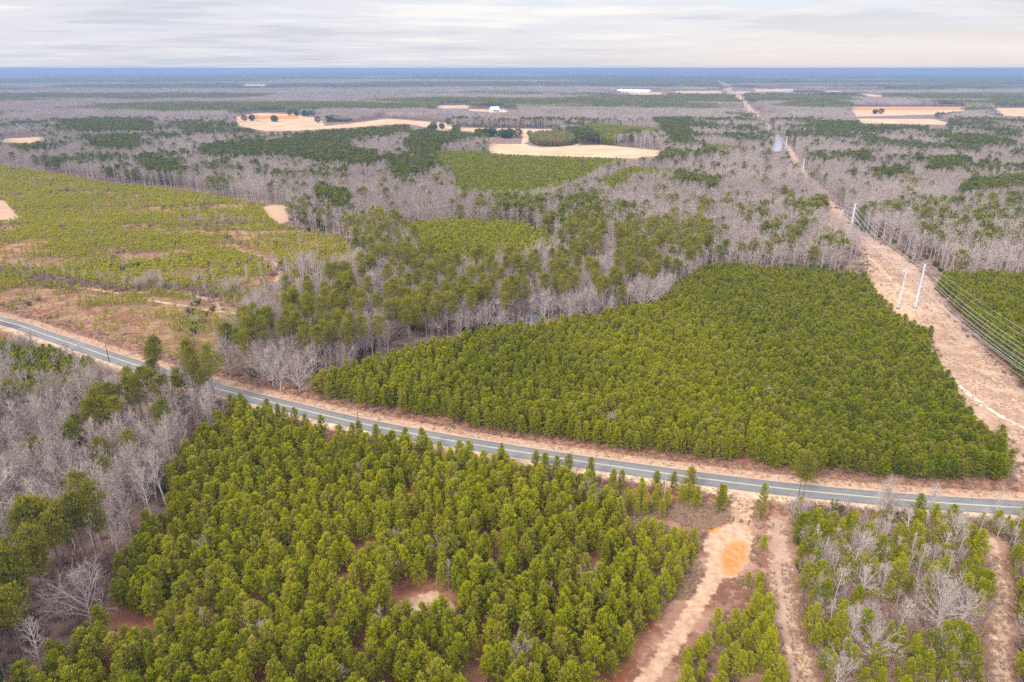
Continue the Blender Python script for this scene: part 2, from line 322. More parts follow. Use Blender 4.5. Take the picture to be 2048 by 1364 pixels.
# ------------------------------------------------------------------ ground sheet
def axis(parts):
    out = []
    for a, b, s in parts: out.append(np.arange(a, b, s))
    return np.concatenate(out)
def grow(a, b, s, k=1.07):
    out = [a]
    while out[-1] < b: s *= k; out.append(out[-1] + s)
    return np.array(out)
xf = np.arange(-300, 330.1, 1.5)
gx = np.concatenate([-grow(300, 26000, 1.5, 1.022)[1:][::-1], xf, grow(330, 26000, 1.5, 1.022)[1:]])
gy = np.concatenate([np.arange(-60, 60, 8), np.arange(60, 330, 1.1), grow(330, 1700, 1.1, 1.006), ])
gy = np.concatenate([gy, grow(gy[-1], 27000, 10, 1.035)[1:]])
GX, GY = np.meshgrid(gx, gy); gxs, gys = GX.ravel(), GY.ravel()
nx, ny = len(gx), len(gy)
idx = np.arange(nx * ny).reshape(ny, nx)
quads = np.stack([idx[:-1, :-1].ravel(), idx[:-1, 1:].ravel(), idx[1:, 1:].ravel(), idx[1:, :-1].ravel()], 1)
gz = groundz(gxs, gys)
def smask(P, soft, closed=True, width=0.0):
    """1 inside, 0 outside, sloping over 'soft' metres; for lines: inside means within width"""
    out = np.zeros(gxs.shape, np.float32); m = soft + width
    s = (gxs > P[:, 0].min() - m) & (gxs < P[:, 0].max() + m) & (gys > P[:, 1].min() - m) & (gys < P[:, 1].max() + m)
    if not s.any(): return out
    x, y = gxs[s], gys[s]; d = segdist(P, x, y, closed)
    if closed: d = np.where(inside(P, x, y), -d, d)
    else: d = d - width
    out[s] = np.clip(0.5 - d / soft, 0, 1); return out
def union(lst, soft):
    o = np.zeros(gxs.shape, np.float32)
    for p in lst:
        far = p[:, 1].mean(); o = np.maximum(o, smask(p, soft if far < 800 else soft * 2))
    return o
m_sand = np.maximum(union(PADS + SANDS, 6), smask(DRIVE, 4.5, False, 1.9))
for q in (ROWT,):   # two wheel tracks
    t = np.gradient(q, axis=0); nrm = np.stack([-t[:, 1], t[:, 0]], 1) / np.linalg.norm(t, axis=1)[:, None]
    for s in (-1.1, 1.1): m_sand = np.maximum(m_sand, smask(q + nrm * s * 1.15, 2.2, False, 0.55) * 0.95)
for q in (TRACK3,):
    t = np.gradient(q, axis=0); nrm = np.stack([-t[:, 1], t[:, 0]], 1) / np.linalg.norm(t, axis=1)[:, None]
    for s in (-1.0, 1.0): m_sand = np.maximum(m_sand, smask(q + nrm * s, 1.6, False, 0.25))
m_white = np.maximum(smask(ROWT2, 3.0, False, 0.9), smask(ROWT[:26], 3.0, False, 0.7) * 0.8)
rd_s = np.full(gxs.shape, 60.0, np.float32)
near = (gys > 60) & (gys < 700) & (np.abs(gxs) < 600)
dist = segdist(ROAD, gxs[near], gys[near], False)
k = np.searchsorted(ROAD[:, 0], gxs[near]).clip(1, len(ROAD) - 1)
yr = np.interp(gxs[near], ROAD[:, 0], ROAD[:, 1])
rd_s[near] = np.clip(dist, 0, 60) * np.where(gys[near] > yr, 1, -1)      # positive: far side
TERR = [smooth(PL((80, 560), (160, 574), (240, 586), (330, 582), (390, 590), (430, 606), (440, 618)), 5), smooth(PL((300, 600), (370, 612), (430, 622), (490, 630), (545, 645)), 5), smooth(PL((250, 462), (340, 458), (440, 455), (520, 452)), 5), smooth(PL((480, 500), (540, 520), (560, 545), (540, 575)), 5)]
for q in TERR: m_white = np.maximum(m_white, 0.0)
m_terr = np.maximum.reduce([smask(q, 5, False, 1.6) for q in TERR])
m_clay = np.maximum(union(CLAYS, 7), smask(DRIVE[8:34], 7, False, 0.6) * 0.62)
m_field = np.maximum(union(FIELDS, 8), m_terr * 0.9)
m_row = np.maximum(smask(ROW, 8), smask(TRACK2, 6, False, 2.4)); m_row = np.maximum(m_row, smask(TRACK3, 6, False, 1.6))
m_cut = smask(F, 10)
m_lot = np.maximum(smask(L, 6), smask(PL((1235, 985), (1400, 985), (1600, 1010), (1620, 1250), (1680, 1700), (950, 1700), (1230, 1400), (1330, 1220), (1250, 1060)), 6)); m_lot = np.maximum(m_lot, smask(M, 6))
m_pine = np.maximum.reduce([smask(A, 6), smask(B, 6), smask(Cp, 6), smask(D, 10)])

def ground_material():
    m, t, out = new_mat('ground_soil')
    P = t.n('ShaderNodeNewGeometry').outputs['Position']
    a1 = t.n('ShaderNodeAttribute', attribute_name='mask_a'); s1 = t.n('ShaderNodeSeparateColor'); t.l(a1.outputs['Color'], s1.inputs[0])
    a2 = t.n('ShaderNodeAttribute', attribute_name='mask_b'); s2 = t.n('ShaderNodeSeparateColor'); t.l(a2.outputs['Color'], s2.inputs[0])
    a3 = t.n('ShaderNodeAttribute', attribute_name='mask_c'); s3 = t.n('ShaderNodeSeparateColor'); t.l(a3.outputs['Color'], s3.inputs[0])
    sand, clay, field = s1.outputs; row, cut, lot = s2.outputs; white, pine, _ = s3.outputs
    rd = t.n('ShaderNodeAttribute', attribute_name='road_side').outputs['Fac']
    nb = t.noise(P, 0.012, 4.0, 0.6); nm = t.noise(P, 0.09, 5.0, 0.62); nf = t.noise(P, 0.55, 5.0, 0.65); ng = t.noise(P, 2.2, 4.0, 0.7)
    # leaf litter of the woods, pine straw
    c = t.mix(t.ramp(nm, 0.35, 0.65), rgb(0.13, 0.085, 0.065), rgb(0.27, 0.185, 0.14))
    straw = t.mix(t.ramp(nm, 0.4, 0.62), rgb(0.19, 0.075, 0.040), rgb(0.33, 0.155, 0.09))
    straw = t.mix(t.math('MULTIPLY', t.ramp(nf, 0.55, 0.72), 0.5), straw, rgb(0.38, 0.22, 0.15))
    def lay(c, mask, col, w_=0.55, n_=nf, amt=1.0):
        f = t.math('ADD', mask, t.math('MULTIPLY', t.math('SUBTRACT', n_, 0.5), w_ * 2))
        f = t.ramp(f, 0.42, 0.60)
        gate = t.ramp(mask, 0.02, 0.2)
        return t.mix(t.math('MULTIPLY', t.math('MULTIPLY', f, gate), amt), c, col)
    c = lay(c, pine, straw)
    # replanted clearing: pinkish broomsedge, bare soil, low green weeds
    cutc = t.mix(t.ramp(nm, 0.38, 0.62), rgb(0.20, 0.085, 0.042), rgb(0.36, 0.20, 0.115))
    cutc = t.mix(t.math('MULTIPLY', t.ramp(nf, 0.50, 0.66), 0.6), cutc, rgb(0.46, 0.30, 0.20))
    weeds = t.math('MULTIPLY', t.ramp(t.math('ADD', t.math('MULTIPLY', nb, 0.6), t.math('MULTIPLY', nm, 0.5)), 0.50, 0.60), t.ramp(ng, 0.38, 0.6))
    cutc = t.mix(t.math('MULTIPLY', weeds, 0.45), cutc, rgb(0.20, 0.20, 0.055))
    c = lay(c, cut, cutc)
    lotc = t.mix(t.ramp(nm, 0.38, 0.62), rgb(0.17, 0.08, 0.048), rgb(0.33, 0.185, 0.125))
    lotc = t.mix(t.math('MULTIPLY', t.ramp(nf, 0.50, 0.68), 0.7), lotc, rgb(0.42, 0.27, 0.19))
    c = lay(c, lot, lotc)
    # mown dead grass of the power line strip
    rowc = t.mix(t.ramp(nm, 0.36, 0.64), rgb(0.31, 0.19, 0.125), rgb(0.43, 0.295, 0.205))
    rowc = t.mix(t.math('MULTIPLY', t.ramp(nf, 0.48, 0.70), 0.7), rowc, rgb(0.50, 0.37, 0.27))
    rowc = t.mix(t.math('MULTIPLY', t.ramp(ng, 0.56, 0.72), 0.45), rowc, rgb(0.26, 0.14, 0.10))
    rowc = t.mix(t.math('MULTIPLY', t.ramp(nb, 0.55, 0.66), 0.5), rowc, rgb(0.36, 0.18, 0.11))
    c = lay(c, row, rowc)
    fieldc = t.mix(t.ramp(t.noise(P, 0.02, 3.0, 0.5), 0.35, 0.65), rgb(0.44, 0.30, 0.175), rgb(0.54, 0.39, 0.245))
    # ploughing lines
    wv = t.n('ShaderNodeTexWave'); wv.inputs['Scale'].default_value = 0.05; wv.inputs['Distortion'].default_value = 2.0; t.l(P, wv.inputs['Vector'])
    fieldc = t.mix(t.math('MULTIPLY', wv.outputs['Fac'], 0.22), fieldc, rgb(0.43, 0.29, 0.18))
    c = lay(c, field, fieldc, 0.2)
    # verges
    ar = t.math('ABSOLUTE', rd)
    verge = t.mix(t.ramp(nf, 0.35, 0.65), rgb(0.34, 0.20, 0.125), rgb(0.48, 0.325, 0.215))
    vpale = t.mix(t.ramp(nf, 0.35, 0.65), rgb(0.48, 0.31, 0.18), rgb(0.66, 0.50, 0.33))
    vred = t.mix(t.ramp(nf, 0.40, 0.62), rgb(0.19, 0.085, 0.05), rgb(0.34, 0.19, 0.125))
    e = t.math('ADD', ar, t.math('MULTIPLY', t.math('SUBTRACT', nm, 0.5), 9.0))
    c = t.mix(t.ramp(e, 14.5, 12.0), c, vred)
    far_side = t.ramp(rd, -0.5, 0.5)
    e2 = t.math('ADD', ar, t.math('MULTIPLY', t.math('SUBTRACT', nf, 0.5), 2.5))
    c = t.mix(t.ramp(e2, 8.6, 7.2), c, verge)
    c = t.mix(t.math('MULTIPLY', t.ramp(e2, 7.4, 6.0), t.math('SUBTRACT', 1.0, far_side)), c, vpale)
    c = t.mix(t.math('MULTIPLY', t.ramp(e2, 4.5, 3.8), 0.6), c, rgb(0.42, 0.34, 0.27))
    sandc = t.mix(t.ramp(nf, 0.35, 0.65), rgb(0.40, 0.25, 0.15), rgb(0.55, 0.395, 0.26))
    sandc = t.mix(t.math('MULTIPLY', t.ramp(nm, 0.52, 0.66), 0.55), sandc, rgb(0.40, 0.24, 0.145))
    wv2 = t.n('ShaderNodeTexWave'); wv2.inputs['Scale'].default_value = 0.16; wv2.inputs['Distortion'].default_value = 5.0; wv2.inputs['Detail'].default_value = 3.0; t.l(P, wv2.inputs['Vector'])
    sandc = t.mix(t.math('MULTIPLY', wv2.outputs['Fac'], 0.25), sandc, rgb(0.50, 0.34, 0.22))
    c = lay(c, sand, sandc, 0.4, nf, 0.9)
    c = lay(c, clay, t.mix(t.ramp(nf, 0.35, 0.65), rgb(0.44, 0.15, 0.035), rgb(0.54, 0.26, 0.09)), 0.6, nf, 0.9)
    c = lay(c, white, rgb(0.66, 0.55, 0.44), 0.8, nf, 0.75)
    c = t.mix(t.math('MULTIPLY', t.ramp(ng, 0.5, 0.7), 0.16), c, rgb(0.10, 0.06, 0.04))
    d = t.n('ShaderNodeBsdfDiffuse'); t.l(c, d.inputs[0]); d.inputs[1].default_value = 0.9
    bm = t.n('ShaderNodeBump'); bm.inputs['Strength'].default_value = 0.5; bm.inputs['Distance'].default_value = 0.25
    t.l(t.math('ADD', nf, ng), bm.inputs['Height']); t.l(bm.outputs[0], d.inputs['Normal'])
    t.l(d.outputs[0], out.inputs[0]); return m
ground = mesh_obj('ground', np.stack([gxs, gys, gz], 1), quads, ground_material(), smooth_=True)
tag(ground, kind='structure')
def colattr(name, r, g, b):
    a = ground.data.attributes.new(name, 'FLOAT_COLOR', 'POINT')
    a.data.foreach_set('color', np.stack([r, g, b, np.ones_like(r)], 1).astype(np.float32).ravel())
zero = np.zeros_like(m_sand)
colattr('mask_a', m_sand, m_clay, m_field); colattr('mask_b', m_row, m_cut, m_lot); colattr('mask_c', m_white, m_pine, zero)
ground.data.attributes.new('road_side', 'FLOAT', 'POINT').data.foreach_set('value', rd_s)

# water in the swamps
def water_mat():
    m, t, out = new_mat('swamp_water'); p = t.n('ShaderNodeBsdfPrincipled')
    p.inputs['Base Color'].default_value = rgb(0.30, 0.31, 0.34); p.inputs['Roughness'].default_value = 0.25  # muddy base, paled to grey-blue so the colour itself carries the reflected sky
    p.inputs['IOR'].default_value = 1.33; p.inputs['Specular IOR Level'].default_value = 1.0
    n = t.noise(t.n('ShaderNodeNewGeometry').outputs['Position'], 1.2, 3.0); b = t.n('ShaderNodeBump'); b.inputs['Strength'].default_value = 0.08
    t.l(n, b.inputs['Height']); t.l(b.outputs[0], p.inputs['Normal']); t.l(p.outputs[0], out.inputs[0]); return m
M_WATER = water_mat()
for P in WATERS:
    Q = smooth(np.vstack([P, P[:1]]), 6)[:-1]
    tag(mesh_obj('water', [(x, y, 0.03) for x, y in Q], [list(range(len(Q)))], M_WATER), kind='structure')

# ------------------------------------------------------------------ road
def strip(P, offs, z, name, mat, ends=None):
    t = np.gradient(P, axis=0); nrm = np.stack([-t[:, 1], t[:, 0]], 1) / np.linalg.norm(t, axis=1)[:, None]
    V = []; F_ = []
    k = len(offs)
    for i in range(len(P)):
        for j, o in enumerate(offs): V.append((*(P[i] + nrm[i] * o), z[j]))
    for i in range(len(P) - 1):
        for j in range(k - 1):
            a = i * k + j; F_.append((a, a + k, a + k + 1, a + 1))
    return mesh_obj(name, V, np.array(F_), mat)
def asphalt():
    m, t, out = new_mat('asphalt')
    P = t.n('ShaderNodeNewGeometry').outputs['Position']
    n1 = t.noise(P, 0.05, 3.0, 0.5); n2 = t.noise(P, 0.6, 5.0, 0.65); n3 = t.noise(P, 5.0, 3.0, 0.6)
    c = t.mix(t.ramp(n1, 0.35, 0.65), rgb(0.165, 0.16, 0.145), rgb(0.20, 0.19, 0.17))
    c = t.mix(t.math('MULTIPLY', t.ramp(n2, 0.52, 0.7), 0.4), c, rgb(0.14, 0.145, 0.15))
    c = t.mix(t.math('MULTIPLY', t.ramp(n3, 0.5, 0.7), 0.25), c, rgb(0.26, 0.25, 0.23))
    rd = t.n('ShaderNodeAttribute', attribute_name='across').outputs['Fac']
    wl = t.math('MULTIPLY', t.ramp(t.math('ABSOLUTE', t.math('SUBTRACT', t.math('ABSOLUTE', rd), 1.65)), 1.1, 0.5), 0.0)
    edge = t.ramp(t.math('ABSOLUTE', rd), 2.9, 3.3)
    c = t.mix(t.math('MULTIPLY', edge, 0.5), c, rgb(0.12, 0.12, 0.125))
    vo = t.n('ShaderNodeTexVoronoi', feature='DISTANCE_TO_EDGE'); vo.inputs['Scale'].default_value = 0.13; t.l(P, vo.inputs['Vector'])
    c = t.mix(t.math('MULTIPLY', t.ramp(vo.outputs['Distance'], 0.012, 0.0), 0.7), c, rgb(0.07, 0.07, 0.075))
    p = t.n('ShaderNodeBsdfPrincipled'); t.l(c, p.inputs['Base Color']); p.inputs['Roughness'].default_value = 0.95; p.inputs['Specular IOR Level'].default_value = 0.15
    t.l(p.outputs[0], out.inputs[0]); return m
offs = [-ROAD_W - 0.25, -ROAD_W, -1.7, 0, 1.7, ROAD_W, ROAD_W + 0.25]
road = strip(ROAD, offs, [0.006, 0.10, 0.13, 0.16, 0.13, 0.10, 0.006], 'road', asphalt())
road.data.attributes.new('across', 'FLOAT', 'POINT').data.foreach_set('value', np.tile(np.array(offs, np.float32), len(ROAD)))
tag(road, kind='structure')
for o in (-0.17, 0.17):
    tag(strip(ROAD, [o - 0.07, o + 0.07], [0.165, 0.165], 'centre_line_marking', M_LINE), kind='structure')
# a patch of newer dark asphalt at the far bend
i0 = np.argmin(np.hypot(*(ROAD - np.array(U(20, 648))).T))
tag(strip(ROAD[i0 - 8:i0 + 3], [-3.2, -0.4], [0.113, 0.152], 'road_patch', plain_mat('fresh_asphalt', (0.09, 0.08, 0.085), (0.13, 0.12, 0.12), 1.0, 0.9)), kind='structure')

# ------------------------------------------------------------------ tree shapes
def unit(v): return v / (np.linalg.norm(v, axis=-1, keepdims=True) + 1e-9)
class TB:
    """collects tubes and loose triangles"""
    def __init__(s): s.V = []; s.F = []; s.n = 0; s.tone = []
    def tube(s, P, r0, r1, k=4, tone=0.5):
        P = np.asarray(P, float); n = len(P); d = unit(np.gradient(P, axis=0))
        ref = np.array([0.0, 0, 1]) if abs(d[0][2]) < 0.9 else np.array([1.0, 0, 0])
        u = unit(np.cross(d, ref)); v = np.cross(d, u)
        rr = np.linspace(r0, r1, n)[:, None, None]; a = np.linspace(0, 2 * np.pi, k, endpoint=False)
        ring = P[:, None] + rr * (np.cos(a)[None, :, None] * u[:, None] + np.sin(a)[None, :, None] * v[:, None])
        s.V.append(ring.reshape(-1, 3)); s.tone.append(np.full(n * k, tone))
        i = np.arange(n - 1)[:, None] * k; j = np.arange(k)[None]; j2 = (j + 1) % k
        A_, B_, C_, D_ = i + j, i + j2, i + k + j2, i + k + j
        f = np.concatenate([np.stack([A_, B_, C_], -1).reshape(-1, 3), np.stack([A_, C_, D_], -1).reshape(-1, 3)]) + s.n
        s.F.append(f); s.n += n * k
    def tris(s, T, tone):
        T = np.asarray(T, float); n = len(T)
        s.V.append(T.reshape(-1, 3)); s.F.append(np.arange(n * 3).reshape(-1, 3) + s.n); s.n += n * 3
        s.tone.append(np.repeat(np.broadcast_to(tone, (n,)), 3))
    def get(s):
        if not s.V: return np.zeros((0, 3)), np.zeros((0, 3), int), np.zeros(0)
        return np.concatenate(s.V), np.concatenate(s.F), np.concatenate(s.tone)
def tufts(tb, C, Dv, size, width, k, rs, tone):
    """bunches of needles: k blades at each centre C pointing roughly along Dv"""
    n = len(C)
    d = unit(Dv[:, None] + rs.normal(0, 0.62, (n, k, 3)))
    p = unit(np.cross(d, rs.normal(0, 1, (n, k, 3))))
    sz = (size * rs.uniform(0.7, 1.25, (n, k, 1)))
    c = C[:, None] + rs.normal(0, size * 0.22, (n, k, 3))
    T = np.stack([c - p * width / 2, c + p * width / 2, c + d * sz], 2).reshape(-1, 3, 3)
    tn = np.clip(np.repeat(tone, k) + rs.normal(0, 0.10, n * k), 0, 1)
    tb.tris(T, tn)
def young_pine(seed, H, Rr, nb, nt, k, size, width, base=0.12, lod=False):
    rs = np.random.default_rng(seed); tr, cr = TB(), TB()
    bend = rs.normal(0, 0.012 * H, 2)
    def axis_(z): return np.stack([bend[0] * (z / H) ** 2, bend[1] * (z / H) ** 2, z], -1)
    if not lod: tr.tube(axis_(np.linspace(0, H * 0.97, 6)), 0.011 * H + 0.03, 0.02, 6)
    else: tr.tube(axis_(np.linspace(0, H * 0.9, 2)), 0.13, 0.03, 3)
    lobes = rs.normal(0, 1, (5, 3)); C, Dv, tn = [], [], []
    for i in range(nb):
        u = (i + rs.uniform(0, 1)) / nb; u = u ** 0.85
        z = H * (base + (0.97 - base) * u)
        env = (1 - u) ** 0.60 * min(1, 0.50 + u * 2.0)
        az = i * 2.39996 + rs.normal(0, 0.35)
        lob = 1 + 0.20 * math.sin(az * 2 + lobes[0, 0] * 3) + 0.14 * math.sin(az * 3 + lobes[1, 0] * 3 + u * 5)
        ln = Rr * env * lob * rs.uniform(0.58, 1.22) + 0.22
        up = 0.18 + 0.75 * u + rs.normal(0, 0.08)
        d = unit(np.array([math.cos(az), math.sin(az), up]))
        p0 = axis_(np.array([z]))[0]
        tip = p0 + d * ln + np.array([0, 0, 0.05 * ln])
        if not lod: tr.tube(np.array([p0, (p0 + tip) / 2 - np.array([0, 0, 0.04 * ln]), p0 + (tip - p0) * 0.9]), 0.018 + 0.008 * ln, 0.008, 3)
        m = max(2, int(nt * (0.35 + 0.65 * env)))
        t = np.concatenate([rs.uniform(0.30, 1.0, m - 1), [1.0]])
        side = np.cross(d, [0, 0, 1.0])
        off = rs.normal(0, 0.30, m)[:, None] * side * (ln * 0.55 * (1.15 - t))[:, None]
        c = p0 + t[:, None] * (tip - p0) + off + rs.normal(0, 0.05 * ln + 0.03, (m, 3)) * np.array([1, 1, 0.7])
        C.append(c); Dv.append(np.tile(d * 0.55 + np.array([0, 0, 0.75]), (m, 1)))
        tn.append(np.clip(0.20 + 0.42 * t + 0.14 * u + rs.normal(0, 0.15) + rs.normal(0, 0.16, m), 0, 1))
    tufts(cr, np.concatenate(C), np.concatenate(Dv), size, width, k, rs, np.concatenate(tn))
    # leader
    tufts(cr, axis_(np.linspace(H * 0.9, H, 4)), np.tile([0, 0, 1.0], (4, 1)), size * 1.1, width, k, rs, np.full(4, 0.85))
    return tr, cr
def tall_pine(seed, H, Rr, nb, nt, k, size, width, base=0.58, lod=False):
    rs = np.random.default_rng(seed); tr, cr = TB(), TB()
    bend = rs.normal(0, 0.02 * H, 2)
    def axis_(z): return np.stack([bend[0] * (z / H) ** 1.6, bend[1] * (z / H) ** 1.6, z], -1)
    if not lod: tr.tube(axis_(np.linspace(0, H * 0.96, 8)), 0.24, 0.04, 6)
    else: tr.tube(axis_(np.linspace(0, H * 0.92, 3)), 0.26, 0.08, 3)
    C, Dv, tn = [], [], []
    for i in range(nb):
        u = (i + rs.uniform(0, 1)) / nb
        z = H * (base + (0.97 - base) * u)
        env = math.sin(math.pi * (0.16 + 0.74 * u)) ** 0.8
        az = i * 2.39996 + rs.normal(0, 0.5)
        ln = Rr * env * rs.uniform(0.5, 1.15) + 0.3
        d = unit(np.array([math.cos(az), math.sin(az), 0.05 + 0.7 * u + rs.normal(0, 0.12)]))
        p0 = axis_(np.array([z]))[0]; tip = p0 + d * ln
        if not lod: tr.tube(np.array([p0, (p0 + tip) / 2 + np.array([0, 0, 0.05 * ln]), tip]), 0.035 + 0.012 * ln, 0.012, 3)
        m = nt
        cl = rs.uniform(0.55, 1.0, m)
        rad = 0.26 * ln + 0.35
        c = p0 + cl[:, None] * (tip - p0) + rs.normal(0, 1, (m, 3)) * np.array([rad, rad, rad * 0.55]) * 0.75
        C.append(c); Dv.append(np.tile(d * 0.35 + np.array([0, 0, 0.8]), (m, 1)))
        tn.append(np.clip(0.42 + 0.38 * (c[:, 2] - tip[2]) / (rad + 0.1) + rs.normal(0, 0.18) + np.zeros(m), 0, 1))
    tufts(cr, np.concatenate(C), np.concatenate(Dv), size, width, k, rs, np.concatenate(tn))
    # a few dead snags on the bare bole
    if not lod:
        for j in range(7):
            z = H * rs.uniform(0.25, base); az = rs.uniform(0, 6.28); p0 = axis_(np.array([z]))[0]
            tr.tube(np.array([p0, p0 + np.array([math.cos(az), math.sin(az), 0.2]) * rs.uniform(0.6, 1.8)]), 0.035, 0.01, 3)
    return tr, cr
def bare_tree(seed, H, Rr, spread, n1, n2, n3, tw, form='round', lod=False):
    """trunk (tr) and branches (cr)"""
    rs = np.random.default_rng(seed); tr, cr = TB(), TB()
    lean = rs.normal(0, 0.03, 2)
    hb = H * (0.16 if form == 'round' else 0.38)
    def ax(z): return np.array([lean[0] * z + 0.15 * math.sin(z * 0.4 + seed), lean[1] * z + 0.15 * math.cos(z * 0.3 + seed), z])
    zs = np.linspace(0, H * (0.62 if form == 'round' else 0.93), 6 if not lod else 3)
    tr.tube(np.array([ax(z) for z in zs]), 0.0130 * H + 0.05, 0.06, 5 if not lod else 3)
    T0, T1 = [], []
    def curve(p, d, ln, n=4, lift=0.25):
        pts = [p]
        for i in range(n - 1):
            d = unit(d + np.array([0, 0, lift / n]) + rs.normal(0, 0.13, 3)); pts.append(pts[-1] + d * ln / (n - 1))
        return np.array(pts), d
    for i in range(n1):
        u = (i + rs.uniform(0, 0.9)) / n1
        z = hb + (zs[-1] - hb) * u; az = i * 2.39996 + rs.normal(0, 0.4)
        if form == 'round':
            env = (1 - 0.45 * u); el = spread + 0.9 * u
        else:
            env = math.sin(math.pi * (0.22 + 0.68 * u)) * 0.95; el = spread + 0.5 * u
        d = unit(np.array([math.cos(az), math.sin(az), math.tan(min(el, 1.35))]))
        ln = Rr * env * rs.uniform(0.8, 1.15) * (1.25 if form == 'round' else 1.0)
        if form == 'round': ln = min(ln * (1 + 0.5 * abs(d[2])), (H - z) / max(d[2], 0.2) * 1.02)
        P1, d1 = curve(ax(z), d, ln, 5 if not lod else 3)
        cr.tube(P1, (0.045 + 0.012 * ln) * (0.75 if form == 'round' else 1.0), 0.022, 4 if not lod else 3)
        for j in range(n2):
            t = rs.uniform(0.25, 1.0) if j else 1.0
            q = t * (len(P1) - 1); a = int(min(q, len(P1) - 2)); p = P1[a] + (P1[a + 1] - P1[a]) * (q - a)
            dd = unit(unit(P1[a + 1] - P1[a]) + rs.normal(0, 0.55, 3) + np.array([0, 0, 0.15]))
            l2 = ln * 0.42 * rs.uniform(0.6, 1.1) * (1.15 - 0.4 * t)
            P2, d2 = curve(p, dd, l2, 3)
            if not lod: cr.tube(P2, 0.028, 0.012, 3)
            else: T0.append(P2[0]); T1.append(P2[-1])
            m = n3; tt = rs.uniform(0.15, 1.0, m)[:, None]
            b = np.where(tt < 0.5, P2[0] + (P2[1] - P2[0]) * tt * 2, P2[1] + (P2[2] - P2[1]) * (tt * 2 - 1))
            e = unit(d2 + rs.normal(0, 0.62, (m, 3)) + np.array([0, 0, 0.2])) * (l2 * 0.55 * rs.uniform(0.5, 1.2, (m, 1)) + 0.25)
            T0.extend(b); T1.extend(b + e)
            if not lod:   # a last fork on each twig
                b2 = b + e * rs.uniform(0.3, 0.7, (m, 1)); e2 = unit(unit(e) + rs.normal(0, 0.55, (m, 3))) * np.linalg.norm(e, axis=1, keepdims=True) * 0.6
                T0.extend(b2); T1.extend(b2 + e2)
    T0, T1 = np.array(T0), np.array(T1); d = unit(T1 - T0); p = unit(np.cross(d, rs.normal(0, 1, d.shape))) * tw / 2
    p2 = unit(np.cross(d, p)) * tw / 2
    cr.tris(np.concatenate([np.stack([T0 - p, T0 + p, T1], 1)]), 0.5)
    return tr, cr
def bush(seed, H, Rr, n, leafy):
    rs = np.random.default_rng(seed); st, lf = TB(), TB()
    T0, T1 = [], []; C = []
    for i in range(n):
        az = rs.uniform(0, 6.283); r0 = rs.uniform(0, 0.25) * Rr
        p = np.array([math.cos(az) * r0, math.sin(az) * r0, 0.0]); d = unit(np.array([math.cos(az) * rs.uniform(0.2, 1.1), math.sin(az) * rs.uniform(0.2, 1.1), 1.0]))
        ln = H * rs.uniform(0.6, 1.05); tip = p + d * ln * np.array([Rr / H, Rr / H, 1.0]) * 1.0
        mid = (p + tip) / 2 + rs.normal(0, 0.08 * H, 3)
        st.tube(np.array([p, mid, tip]), 0.03, 0.008, 3)
        for q in range(10):
            t = rs.uniform(0.25, 1); b = p + (tip - p) * t + rs.normal(0, 0.04, 3); e = unit(d + rs.normal(0, 0.8, 3)) * rs.uniform(0.3, 0.6) * H * 0.32
            T0.append(b); T1.append(b + e)
            C.append(b + e * 0.7)
    T0, T1 = np.array(T0), np.array(T1); d = unit(T1 - T0); p = unit(np.cross(d, rs.normal(0, 1, d.shape))) * 0.026
    st.tris(np.stack([T0 - p, T0 + p, T1], 1), 0.5)
    if leafy:
        C = np.array(C); tufts(lf, C, np.tile([0, 0, 0.6], (len(C), 1)) + rs.normal(0, 0.5, C.shape), 0.30, 0.16, 6, rs, np.clip(0.3 + 0.5 * C[:, 2] / H, 0, 1))
    return st, lf
def oval_tree(seed, H, Rr, n, k, size, width, low=0.12):
    """dense broadleaved evergreen: leaves in clumps over an uneven ovoid"""
    rs = np.random.default_rng(seed); tr, cr = TB(), TB()
    tr.tube(np.array([[0, 0, 0], [0.1, 0, H * 0.4], [0, 0.1, H * 0.8]]), 0.18, 0.04, 5)
    d = unit(rs.normal(0, 1, (n, 3))); zc = H * (0.5 + low / 2); rz = H * (0.5 - low / 2)
    bump = 1 + 0.22 * np.sin(d[:, 0] * 5 + seed) * np.sin(d[:, 1] * 6 + seed) + 0.12 * np.sin(d[:, 2] * 9 + seed)
    rr = rs.uniform(0.45, 1, n) ** 0.5 * bump
    C = np.stack([d[:, 0] * Rr * rr, d[:, 1] * Rr * rr, zc + d[:, 2] * rz * rr], 1)
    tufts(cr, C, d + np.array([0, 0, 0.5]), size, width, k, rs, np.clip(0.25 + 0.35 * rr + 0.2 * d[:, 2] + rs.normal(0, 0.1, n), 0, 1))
    return tr, cr

